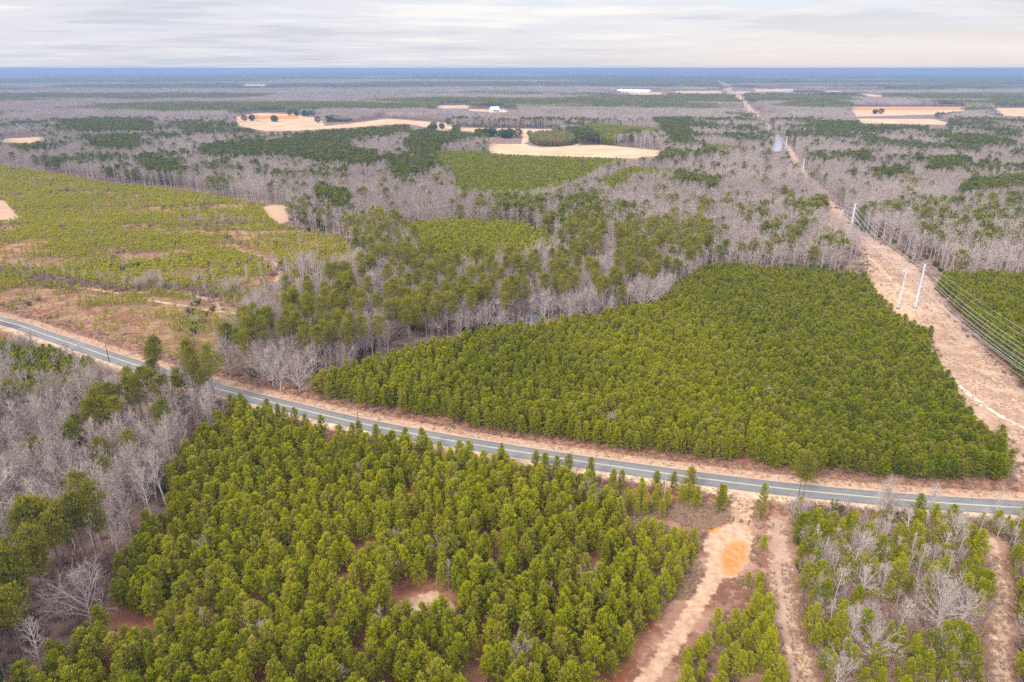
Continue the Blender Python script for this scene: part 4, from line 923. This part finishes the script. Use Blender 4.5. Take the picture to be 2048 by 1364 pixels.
def tone_word(t): return 'dark green' if t < 0.3 else ('mid green' if t < 0.55 else ('bright green' if t < 0.8 else 'yellow green'))
ORD = ['first', 'second', 'third', 'fourth', 'fifth', 'sixth', 'seventh', 'eighth', 'ninth', 'tenth', 'eleventh', 'twelfth', 'thirteenth', 'fourteenth', 'fifteenth', 'sixteenth', 'seventeenth', 'eighteenth', 'nineteenth', 'twentieth'] + ['twenty-' + q for q in 'first second third fourth fifth sixth seventh eighth ninth'.split()] + ['thirtieth'] + ['thirty-' + q for q in 'first second third fourth fifth sixth seventh eighth ninth'.split()]
def away(L_, x_, y_, step, off):
    d = segdist(L_, np.array([x_]), np.array([y_]), False)[0]; return ORD[int(min(max((d - off) / step, 0), 38))]
PLACE = {1: 'near plantation', 2: 'open clay ground', 3: 'triangular plantation', 4: 'power line plantation', 5: 'bright plantation', 6: 'far plantation', 7: 'replanted clearing', 8: 'mixed wood', 9: 'swamp wood',
         10: 'tall pine row', 11: 'overgrown lot', 12: 'strip beside drive', 13: 'grey wood', 14: 'verge', 15: 'dark stand'}
def where(q):
    """place words, unfolded from landmarks: rank counted from the road or a track, then the part of the stand"""
    rg = int(q[8]); x_, y_ = q[0], q[1]; px_, py_, _ = PX(x_, y_)
    n = PLACE[rg]
    if rg == 10: n = 'swamp edge row' if y_ < 185 else 'roadside cluster'
    if rg == 14: n = 'road verge' if segdist(ROAD, np.array([x_]), np.array([y_]), False)[0] < 22 else 'power line strip'
    side = 'left' if px_ < 683 else ('middle' if px_ < 1365 else 'right')
    if rg == 1: return away(ROAD, x_, y_, 3.5, 8) + ' rank from the road, ' + away(DRIVE, x_, y_, 4.5, 4) + ' from the drive'
    if rg == 9: return away(ROAD, x_, y_, 6, 8) + ' row from the road, ' + away(A, x_, y_, 6, 0) + ' from the near plantation'
    if rg == 8: return away(ROAD, x_, y_, 8, 8) + ' row from the road, ' + away(B, x_, y_, 6, 0) + ' from the triangular plantation'
    if rg == 3: return away(ROAD, x_, y_, 3.5, 10) + ' rank above the road, ' + away(ROW, x_, y_, 8, 0) + ' from the power line strip'
    if rg == 7: return away(ROAD, x_, y_, 4, 9) + ' row above the road, ' + side + ' replanted clearing, ' + away(TERR[0], x_, y_, 5, 0) + ' from its terrace'
    if rg in (2, 12): return away(DRIVE, x_, y_, 3.0, 4.5) + ' from the drive, ' + n
    if rg == 11:
        return away(ROAD, x_, y_, 5.0, 7.0) + ' row below the road, ' + n + ('' if px_ < 1800 else ' far side')
    if rg == 14: return n + ', ' + side + ' of the photo'
    return away(ROAD, x_, y_, 4.0 if rg == 1 else 9.0, 8.0) + (' rank from the road, ' if rg == 1 else ' band from the road, ') + side + ' ' + n
def place_of(q):
    return PLACE[int(q[8])]
def size_word(h, lo, hi): return 'small' if h < lo else ('large' if h > hi else 'medium')
def lab_y(q, h, px, py): return '%s %s young pine, %s' % (size_word(h, 7.5, 9.4), tone_word(q[6]), where(q))
def lab_t(q, h, px, py): return '%s %s high crowned pine, %s' % ('towering' if h > 23 else 'tall', 'olive' if q[6] > 0.45 else 'dark green', where(q))
def lab_b(q, h, px, py): return '%s leafless %s tree, %s' % (size_word(h, 9, 15), 'silvery' if q[6] > 0.65 else 'brown', where(q))
def lab_s(q, h, px, py): return '%s %s sapling, %s' % (size_word(h, 2.6, 3.6), tone_word(q[6]), where(q))
def lab_u(q, h, px, py): return '%s leafless reddish bush, %s' % (size_word(h, 1.3, 2.4), where(q))
def lab_g(q, h, px, py): return '%s leafy evergreen bush, %s' % (size_word(h, 2.5, 4), where(q))
def lab_o(q, h, px, py):
    pl = 'the tan field of the lone oak' if px < 640 else ('the long tan strip' if px < 840 else ('the narrow curve of tan field' if px < 1050 else ('the curved tan field behind the bamboo' if px < 1300 else 'the far right tan fields')))
    return '%s round %s evergreen tree beside %s' % (size_word(h, 12, 14.5), 'dark' if q[6] < 0.25 else 'greener', pl)
def grp(prefix): return lambda q, lab: prefix + ' of the ' + place_of(q)
emit(K_YOUNG, 'pine_plantation', lab_y, 'pine tree', grp('young pines'))
emit(K_TALL, 'tall_pine_woods', lab_t, 'pine tree', grp('tall pines'))
emit(K_BARE, 'bare_woods', lab_b, 'bare tree', grp('bare trees'))
emit(K_SEED, 'sapling_growth', lab_s, 'sapling', grp('pine saplings'))
emit(K_BUSH, 'brush_undergrowth', lab_u, 'bush', grp('bare bushes'))
emit(K_GREEN, 'evergreen_undergrowth', lab_g, 'evergreen bush', grp('evergreen bushes'))
emit(K_OVAL, 'evergreen_woods', lab_o, 'evergreen tree', lambda q, lab: 'evergreen trees round the tan fields')

# ------------------------------------------------------------------ far woods: patches of canopy
def patch(kind_, seed):
    rs = np.random.default_rng(seed); tb = TB(); W_ = 64.0; n = 115
    g_ = np.stack(np.meshgrid(np.arange(11), np.arange(11)), -1).reshape(-1, 2)[:n]
    xy = (g_ + rs.uniform(0.05, 0.95, g_.shape)) / 11 * W_ - W_ / 2
    mats = []
    for (a, b) in xy:
        pine = rs.uniform() < {'pine': 0.95, 'bare': 0.03, 'mixed': 0.3}[kind_]
        h = rs.uniform(14, 19) if pine else rs.uniform(12, 17)
        r_ = rs.uniform(2.6, 3.6) if pine else rs.uniform(2.8, 3.8)
        m = 20 if pine else 30
        d = unit(rs.normal(0, 1, (m, 3))); c = np.array([a, b, h * 0.66]) + d * np.array([r_, r_, h * 0.30]) * rs.uniform(0.5, 1, (m, 1))
        if pine: tdir = unit(d + np.array([0, 0, 0.6])); sz, wd = 1.9, 1.6
        else: tdir = unit(d * 0.6 + np.array([0, 0, 1.0]) + rs.normal(0, 0.25, (m, 3))); sz, wd = 3.2, 0.42
        p = unit(np.cross(tdir, rs.normal(0, 1, (m, 3)))) * wd / 2
        T = np.stack([c - p, c + p, c + tdir * sz], 1); tn = np.clip(rs.uniform(0.2, 0.75) + 0.2 * d[:, 2], 0, 1)
        tb.tris(T, tn); mats += [0 if pine else 1] * m
    V, F_, tn = tb.get()
    return V, F_, tn, mats
farcol = bpy.data.collections.new('shapes of far woods')
for i, kd in enumerate(['bare'] * 3 + ['mixed'] * 2 + ['pine'] * 3):
    V, F_, tn, mi = patch(kd, 900 + i); farcol.objects.link(mesh_obj('shape_%02d' % i, V, F_, [M_TALL, M_TWIG], mi=mi, link=False, tone=tn))
Q = []
for y0_, y1_, sp, sxy in ((FAR0, 3200, 54, 1.0), (3200, 7600, 108, 2.0), (7600, 21500, 300, 5.6)):
    gxx, gyy = np.meshgrid(np.arange(-0.86 * y1_, 0.86 * y1_, sp), np.arange(y0_, y1_, sp)); x, y = gxx.ravel(), gyy.ravel()
    if sp < 60:                       # finer choice near the fields: drop patches that stand in the open
        pass
    x = x + rng.uniform(-0.2, 0.2, x.shape) * sp; y = y + rng.uniform(-0.2, 0.2, y.shape) * sp
    k = (np.abs(x) < 0.84 * y + 100); x, y = x[k], y[k]
    for P in FIELDS + [ROW, GROVE] + CLEAR[2:]:
        if y0_ > 7000: continue
        bad = np.zeros(len(x), bool)
        for f in (1.0, CAM_H / (CAM_H - 7.0), CAM_H / (CAM_H - 15.0)):
            for ox, oy in ((0, 0), (-22, 0), (22, 0), (0, 20), (0, -20)):
                bad |= inside(P, (x + ox * sxy) * f, (y + oy * sxy) * f)
            if P is ROW: break
        x, y = x[~bad], y[~bad]
    n = len(x)
    v = vnoise(x * 0.55, y * 1.0, 420 * (1 if y0_ < 3000 else 2.2), 95, 3); lim = 0.45 - 0.075 * np.clip((y - 1700) / 1200, -1, 1.2)
    var = np.where(v > lim + 0.05, rng.integers(5, 8, n), np.where(v > lim, rng.integers(3, 5, n), rng.integers(0, 3, n)))
    inP = np.zeros(n, bool)
    for P in PINES: inP |= inside(P, x, y)
    var = np.where(inP, rng.integers(5, 8, n), var)
    ax = np.abs(vnoise(x, y, 900, 97, 2) - 0.5)
    openf = (vnoise(x * 0.5, y, 500 * (1 if y0_ < 3000 else 2), 99, 2) > 0.74) & (y > 2600)
    k = ~openf
    Q.append(np.stack([x, y, groundz(x, y), rng.integers(0, 4, n) * math.pi / 2, np.full(n, sxy), (rng.uniform(0.9, 1.15, n) if y0_ < 7000 else rng.uniform(0.6, 1.7, n)), np.where(var >= 5, 0.08 * U01(n), 0.1 + 0.5 * U01(n)), var, np.zeros(n)], 1)[k])
scatter('distant_woods', np.concatenate(Q), farcol)
# thin fringes of single trees that close the edges of far fields
# ------------------------------------------------------------------ power line, poles, gate, stand, buildings
def cyl(P0, P1, r0, r1, k=10, caps=True):
    tb = TB(); tb.tube(np.array([P0, P1], float), r0, r1, k); V, F_, _ = tb.get(); V = list(map(tuple, V)); F_ = [tuple(f) for f in F_]
    if caps:
        F_.append(tuple(range(k))[::-1]); F_.append(tuple(range(k, 2 * k)))
    return V, F_
def box(c, s, rz=0.0):
    c = np.array(c); hx, hy, hz = np.array(s) / 2; ca, sa = math.cos(rz), math.sin(rz); V = []
    for dz in (-hz, hz):
        for dx, dy in ((-hx, -hy), (hx, -hy), (hx, hy), (-hx, hy)): V.append((c[0] + dx * ca - dy * sa, c[1] + dx * sa + dy * ca, c[2] + dz))
    return V, [(3, 2, 1, 0), (4, 5, 6, 7), (0, 1, 5, 4), (1, 2, 6, 5), (2, 3, 7, 6), (3, 0, 4, 7)]
def join(lst):
    V, F_ = [], []
    for v, f in lst: n = len(V); V += list(v); F_ += [tuple(i + n for i in q) for q in f]
    return V, F_
def part(name, geo, mat, parent): return mesh_obj(name, geo[0], geo[1], mat, parent)

main = [(1830, 617, 528), (1698, 478, 408), (1603, 357, 318), (1568, 319, 271), (1534, 276, 251), (1513, 252, 222), (1497, 230, 211), (1488, 219, 203), (1479, 207, 192)]
second = [(1796, 617, 535), (1676, 470, 419), (1590, 348, 325), (1553, 305, 283), (1526, 268, 255), (1505, 254, 230), (1490, 228, 212), (1481, 216, 205)]
def line_dir(lst, i):
    a = np.array(U(*lst[max(i - 1, 0)][:2])); b = np.array(U(*lst[min(i + 1, len(lst) - 1)][:2])); return unit(b - a)
M_tops, S_tops = [], []
def steel_pole(px, py, ty, d, big, label, i):
    x_, y_ = U(px, py); h = max(height_of(px, py, ty), 12.0); h = min(h, 30 if big else 24)
    e = empty('transmission_pole', (x_, y_, 0)); tag(e, label, 'power pole', 'steel poles of the transmission line' if big else 'slim poles of the second power line')
    r0, r1 = (0.66, 0.34) if big else (0.46, 0.22); f = 1.0 if y_ < 450 else (1.4 if y_ < 1100 else 2.0)
    part('shaft', cyl((0, 0, 0.0), (0, 0, h), r0 * f, r1 * f, 12), M_STEEL, e)
    part('footing', cyl((0, 0, 0.0), (0, 0, 0.35), r0 * 1.9, r0 * 1.9, 14), M_CONC if big else M_WOODPOLE, e)
    if big: part('base_plate', cyl((0, 0, 0.352), (0, 0, 0.55), r0 * 1.5, r0 * 1.5, 12), M_DARKSTEEL, e)
    n_ = np.array([-d[1], d[0]]); att = []
    if big:
        for s in (-1, 1):
            tip = (n_[0] * 1.7 * s, n_[1] * 1.7 * s, h + 0.25); part('crossarm', cyl((0, 0, h - 0.15), tip, 0.10, 0.06, 6), M_STEEL, e); att.append((x_ + tip[0], y_ + tip[1], tip[2]))
        for s in (-1, 1):
            for dz in (3.2, 6.6, 10.0):
                q = (n_[0] * 1.35 * s, n_[1] * 1.35 * s, h - dz); part('insulator', cyl((0, 0, h - dz - 0.3), q, 0.09, 0.07, 6), M_GLASSINS, e); att.append((x_ + q[0], y_ + q[1], q[2]))
    else:
        att.append((x_, y_, h + 0.05))
        for s, dz in ((1, 1.4), (-1, 2.6), (1, 3.8)):
            q = (n_[0] * 0.95 * s, n_[1] * 0.95 * s, h - dz); part('insulator', cyl((0, 0, h - dz - 0.1), q, 0.07, 0.06, 6), M_GLASSINS, e); att.append((x_ + q[0], y_ + q[1], q[2]))
    return att
ordw = ['first', 'second', 'third', 'fourth', 'fifth', 'sixth', 'seventh', 'eighth', 'ninth']
for i, (a, b, c) in enumerate(main): M_tops.append(steel_pole(a, b, c, line_dir(main, i), True, 'thick grey steel power pole, %s of its line counting from the camera' % ordw[i], i))
for i, (a, b, c) in enumerate(second): S_tops.append(steel_pole(a, b, c, line_dir(second, i), False, 'slim pale power pole beside the steel line, %s counting from the camera' % ordw[i], i))
def extend(tops):
    a, b = np.array(tops[0]), np.array(tops[1]); s = unit(np.append((a - b)[0][:2], 0))[None]
    return a + s * 165.0 + np.array([0, 0, 8.0])
def cable(points, r, sag, mat, name='power_cable'):
    tb = TB(); path = []
    for a, b in zip(points[:-1], points[1:]):
        a, b = np.array(a), np.array(b); L_ = np.linalg.norm(b - a); n = max(8, int(L_ / 9)); t = np.linspace(0, 1, n, endpoint=False)[:, None]
        p = a + (b - a) * t; p[:, 2] -= (4 * t * (1 - t))[:, 0] * sag * (L_ / 160) ** 1.4; path.append(p)
    path.append(np.array(points[-1])[None]); tb.tube(np.concatenate(path), r, r, 4); V, F_, _ = tb.get(); return mesh_obj(name, V, F_, mat)
nm_ = ['shield wire on the outer arm', 'shield wire on the inner arm'] + ['conductor, %s down on the %s side' % (a, b) for b in ('clearing', 'forest') for a in ('first', 'second', 'third')]
ext = extend(M_tops)
for j in range(8):
    pts = [ext[j]] + [t_[j] for t_ in M_tops]
    tag(cable(pts, 0.040 if j < 2 else 0.07, 2.0 if j < 2 else 3.4, M_CABLE), 'grey transmission line %s of the steel poles' % nm_[j], 'cable', 'cables of the transmission line')
ext = extend(S_tops)
for j in range(4):
    tag(cable([ext[j]] + [t_[j] for t_ in S_tops], 0.028 if j == 0 else 0.045, 2.6, M_CABLE), 'thin cable of the slim pole line, %s from the pole top' % ordw[j], 'cable', 'cables of the second power line')
# tiny far poles of the same line
for i, (a, b) in enumerate(((1461, 181), (1457, 179), (1452, 176), (1449, 174), (1445, 171), (1438, 167))):
    x_, y_ = U(a, b); o = mesh_obj('transmission_pole', *cyl((0, 0, 0), (0, 0, 26), 1.0, 0.7, 6), M_STEEL); o.location = (x_, y_, 0)
    tag(o, 'tiny far pole of the power line seen against the blue woods', 'power pole', 'far poles of the power line')

# roadside utility poles
def wood_pole(px, py, ty, mat, label):
    x_, y_ = U(px, py); h = min(max(height_of(px, py, ty), 9.0), 14.0); e = empty('utility_pole', (x_, y_, 0)); tag(e, label, 'utility pole')
    part('shaft', cyl((0, 0, 0), (0, 0, h), 0.17, 0.11, 8), mat, e)
    d = ROAD[np.argmin(np.hypot(*(ROAD - np.array([x_, y_])).T)) + 1] - ROAD[np.argmin(np.hypot(*(ROAD - np.array([x_, y_])).T))]; d = unit(d); n_ = (-d[1], d[0])
    part('insulator', cyl((0, 0, h), (0, 0, h + 0.3), 0.06, 0.04, 6), M_GLASSINS, e)
    part('transformer' if 0 else 'bracket', box((n_[0] * 0.2, n_[1] * 0.2, h - 1.3), (0.16, 0.5, 0.1), math.atan2(n_[1], n_[0])), M_DARKSTEEL, e)
    return (x_, y_, h + 0.3), (x_, y_, h - 1.3)
ups = [wood_pole(219, 724, 701, M_WOODPOLE, 'dark wooden pole beside the road near the far bend'), wood_pole(719, 872, 826, M_WOODPOLE, 'dark wooden pole between road and near plantation'),
       wood_pole(1327, 1012, 944, M_PALEPOLE, 'pale slender pole on the orange clay bank beside the road')]
x_, y_ = U(2090, 1075); o = (x_, y_, 12.0); o2 = (x_, y_, 10.4)
tag(cable([u[0] for u in ups] + [o], 0.012, 1.0, M_DARKCABLE, 'utility_cable'), 'thin upper wire strung along the paved road', 'cable')
tag(cable([u[1] for u in ups] + [o2], 0.014, 1.3, M_DARKCABLE, 'utility_cable'), 'thin lower wire strung along the paved road', 'cable')

# gate on the drive
gl, gr = np.array(U(1466, 1043)), np.array(U(1497, 1050)); d = unit(gr - gl); W_ = np.linalg.norm(gr - gl)
g = empty('farm_gate', (gl[0], gl[1], 0), math.atan2(d[1], d[0])); tag(g, 'dark steel bar gate with a round emblem across the sandy drive', 'gate')
for x_ in (0, W_): part('gate_post', cyl((x_, 0, 0), (x_, 0, 1.75), 0.11, 0.10, 8), M_DARKSTEEL, g)
part('gate_frame', join([cyl((0.14, 0, 0.35), (W_ - 0.14, 0, 0.35), 0.04, 0.04, 6), cyl((0.14, 0, 1.15), (W_ / 2 - 0.5, 0, 1.0), 0.03, 0.03, 6), cyl((W_ / 2 + 0.5, 0, 1.0), (W_ - 0.14, 0, 1.15), 0.03, 0.03, 6)]), M_DARKSTEEL, g)
ring = TB(); an = np.linspace(0, 2 * math.pi, 17); ring.tube(np.stack([W_ / 2 + 0.46 * np.cos(an), 0 * an, 0.9 + 0.46 * np.sin(an)], 1), 0.07, 0.07, 6)
V, F_, _ = ring.get(); em = mesh_obj('emblem_ring', V, F_, M_DARKSTEEL, g); part('emblem_bar', join([cyl((W_ / 2, 0, 1.30), (W_ / 2, 0, 1.85), 0.05, 0.04, 6), cyl((W_ / 2, 0, 0.1), (W_ / 2, 0, 0.5), 0.05, 0.05, 6), box((W_ / 2, 0, 0.9), (0.34, 0.05, 0.34), 0)]), M_DARKSTEEL, em)
# hunting stand
x_, y_ = U(1861, 722); s = empty('hunting_stand', (x_, y_, 0), R(15)); tag(s, 'dark box hunting stand on legs at the plantation edge by the power line strip', 'hunting stand')
for a in (-1, 1):
    for b in (-1, 1): part('leg', cyl((a * 1.05, b * 1.05, 0), (a * 0.75, b * 0.75, 2.3), 0.07, 0.07, 6), M_WOODPOLE, s)
part('cabin', box((0, 0, 3.3), (1.9, 1.9, 2.0)), M_BLIND, s); part('roof', box((0, 0, 4.37), (2.5, 2.5, 0.13)), M_BLINDROOF, s)
part('window', box((0, -0.962, 3.6), (1.1, 0.03, 0.45)), M_WINDOW, s); part('window', box((0.962, 0, 3.6), (0.03, 1.1, 0.45)), M_WINDOW, s)
part('ladder', join([cyl((-0.3, 1.0, 2.3), (-0.3, 1.9, 0), 0.04, 0.04, 5), cyl((0.3, 1.0, 2.3), (0.3, 1.9, 0), 0.04, 0.04, 5)] + [cyl((-0.3, 1.0 + 0.9 * q, 2.3 - 2.3 * q), (0.3, 1.0 + 0.9 * q, 2.3 - 2.3 * q), 0.03, 0.03, 5) for q in (0.2, 0.4, 0.6, 0.8)]), M_WOODPOLE, s)
# small marker posts on the verge
for i, (a, b) in enumerate(((1031, 885), (1553, 958), (1330, 1040))):
    if i < 2:
        x_, y_ = U(a, b); o = mesh_obj('marker_post', *join([box((0, 0, 0.6), (0.12, 0.12, 1.2)), box((0, 0, 1.28), (0.2, 0.14, 0.16))]), M_WHITE); o.location = (x_, y_, 0)
        tag(o, ('small white marker post on the far verge before the gate drive', 'small white marker post on the far verge opposite the lone pines')[i], 'marker post')
# farmhouse
def prism_roof(w_, d_, z0, h_, ov=0.6):
    a, b = w_ / 2 + ov, d_ / 2 + ov
    return [(-a, -b, z0), (a, -b, z0), (a, b, z0), (-a, b, z0), (-a, 0, z0 + h_), (a, 0, z0 + h_)], [(0, 1, 5, 4), (2, 3, 4, 5), (0, 4, 3), (1, 2, 5), (3, 2, 1, 0)]
x_, y_ = U(989, 224.5); hs = empty('farmhouse', (x_, y_, 0), R(32)); tag(hs, 'white farmhouse with steep gables in the narrow clearing among grey woods', 'house')
wl = part('wall', box((0, 0, 3.6), (26, 15, 7.2)), M_WHITEWALL, hs); part('roof', prism_roof(26, 15, 7.25, 8.0), M_ROOFWHITE, hs)
part('wall', box((-7.5, -9.5, 3.3), (11, 8, 6.6)), M_WHITEWALL, hs)
v_, f_ = prism_roof(8, 11, 6.65, 6.5); v_ = [(-7.5 - b, -9.5 + a, z) for a, b, z in v_]; part('roof', (v_, f_), M_ROOFWHITE, hs)
for q in (-10, -4, 2, 8):
    part('window', box((q, 7.53, 3.8), (1.6, 0.05, 2.4)), M_WINDOW, hs)
for q in (1.5, 5.5, 9.5): part('window', box((q, -7.53, 3.8), (2.0, 0.05, 2.6)), M_WINDOW, hs)
part('window', box((-7.5, -13.53, 5.0), (4.2, 0.05, 4.2)), M_WINDOW, hs)
part('chimney', box((5, 0, 14.5), (1.6, 1.6, 5)), M_ROOFGREY, hs)
x_, y_ = U(1003, 223); sh = empty('shed', (x_, y_, 0), R(10)); tag(sh, 'small pale shed behind the white farmhouse', 'shed'); part('wall', box((0, 0, 2.5), (16, 9, 5)), M_WHITEWALL, sh); part('roof', prism_roof(16, 9, 5.05, 3), M_ROOFGREY, sh)
# long white poultry houses
a0, a1 = np.array(U(1234, 184.5)), np.array(U(1299, 186.0)); dv = a1 - a0; ang = math.atan2(dv[1], dv[0]); Lh = np.linalg.norm(dv)
for i in range(4):
    c = (a0 + a1) / 2 + np.array([10 * i, 45 * i]); b = empty('poultry_house', (c[0], c[1], 0), ang)
    tag(b, 'long low white metal roofed barn, %s row counting from the camera' % ordw[i], 'barn', 'white barns in the far clearing')
    part('wall', box((0, 0, 3.0), (Lh, 18, 6.0)), M_WHITEWALL, b); part('roof', prism_roof(Lh, 18, 6.05, 6, 1.0), M_ROOFWHITE, b)
    for q in np.linspace(-0.42, 0.42, 7): part('door', box((q * Lh, -9.03, 2.2), (4, 0.05, 4)), M_WINDOW, b)
for i, (a, b) in enumerate(((317, 252), (331, 252))):
    x_, y_ = U(a, b); c = empty('cottage', (x_, y_, 0), R(20)); tag(c, ('small white roofed cottage among pines, left of its pair', 'smaller white roofed cottage among pines, right of its pair')[i], 'house')
    part('wall', box((0, 0, 4.0), (16 - 6 * i, 9, 8)), M_WHITEWALL, c); part('roof', prism_roof(16 - 6 * i, 9, 8.05, 3.6), M_ROOFWHITE, c)
# masts and tower on the horizon
for i, (a, b, hh) in enumerate(((487, 152, 150), (798, 150, 160), (1141, 152, 190))):
    x_, y_ = U(a, b + 3); z_ = float(groundz(np.array([x_]), np.array([y_]))[0]); o = mesh_obj('radio_mast', *cyl((0, 0, 0), (0, 0, min(hh, 119.5 - z_)), 5.0, 3.0, 4), M_STEEL); o.location = (x_, y_, z_)
    tag(o, ('thin mast on the horizon, the leftmost of three', 'thin mast on the horizon, middle of three', 'tallest thin mast on the horizon, rightmost of three')[i], 'mast')
# fallen dead trunks in the swamp
for i, (a, b, c, d_) in enumerate(((258, 922, 306, 905), (340, 810, 368, 838), (160, 1040, 185, 1010), (430, 760, 445, 772))):
    p0, p1 = U(a, b), U(c, d_); o = mesh_obj('fallen_log', *join([cyl((p0[0], p0[1], 0.35), (p1[0], p1[1], 0.5), 0.32, 0.16, 7), cyl(((p0[0] + p1[0]) / 2, (p0[1] + p1[1]) / 2, 0.4), ((p0[0] + p1[0]) / 2 + 1.2, (p0[1] + p1[1]) / 2 + 0.6, 1.6), 0.08, 0.03, 5)]), M_TWIG)
    tag(o, ('long pale fallen trunk lying in the swamp by the near plantation', 'leaning fallen trunk below the roadside pine cluster', 'short fallen log beside the swamp water', 'fallen log near the road and its pine cluster')[i], 'log')

# ------------------------------------------------------------------ haze
V, F_ = box((0, 10200, 18.0), (58000, 37000, 206))
hz = mesh_obj('haze', V, F_, None or bpy.data.materials.new('haze_air')); hz['kind'] = 'stuff'
hm = hz.data.materials[0]; hm.use_nodes = True; t = NT(hm.node_tree); out = t.n('ShaderNodeOutputMaterial'); pv = t.n('ShaderNodeVolumePrincipled')
pv.inputs['Color'].default_value = rgb(0.34, 0.47, 0.70); pv.inputs['Density'].default_value = 1.5e-4; pv.inputs['Anisotropy'].default_value = 0.2
t.l(pv.outputs[0], out.inputs['Volume'])
print('objects', len(bpy.data.objects))
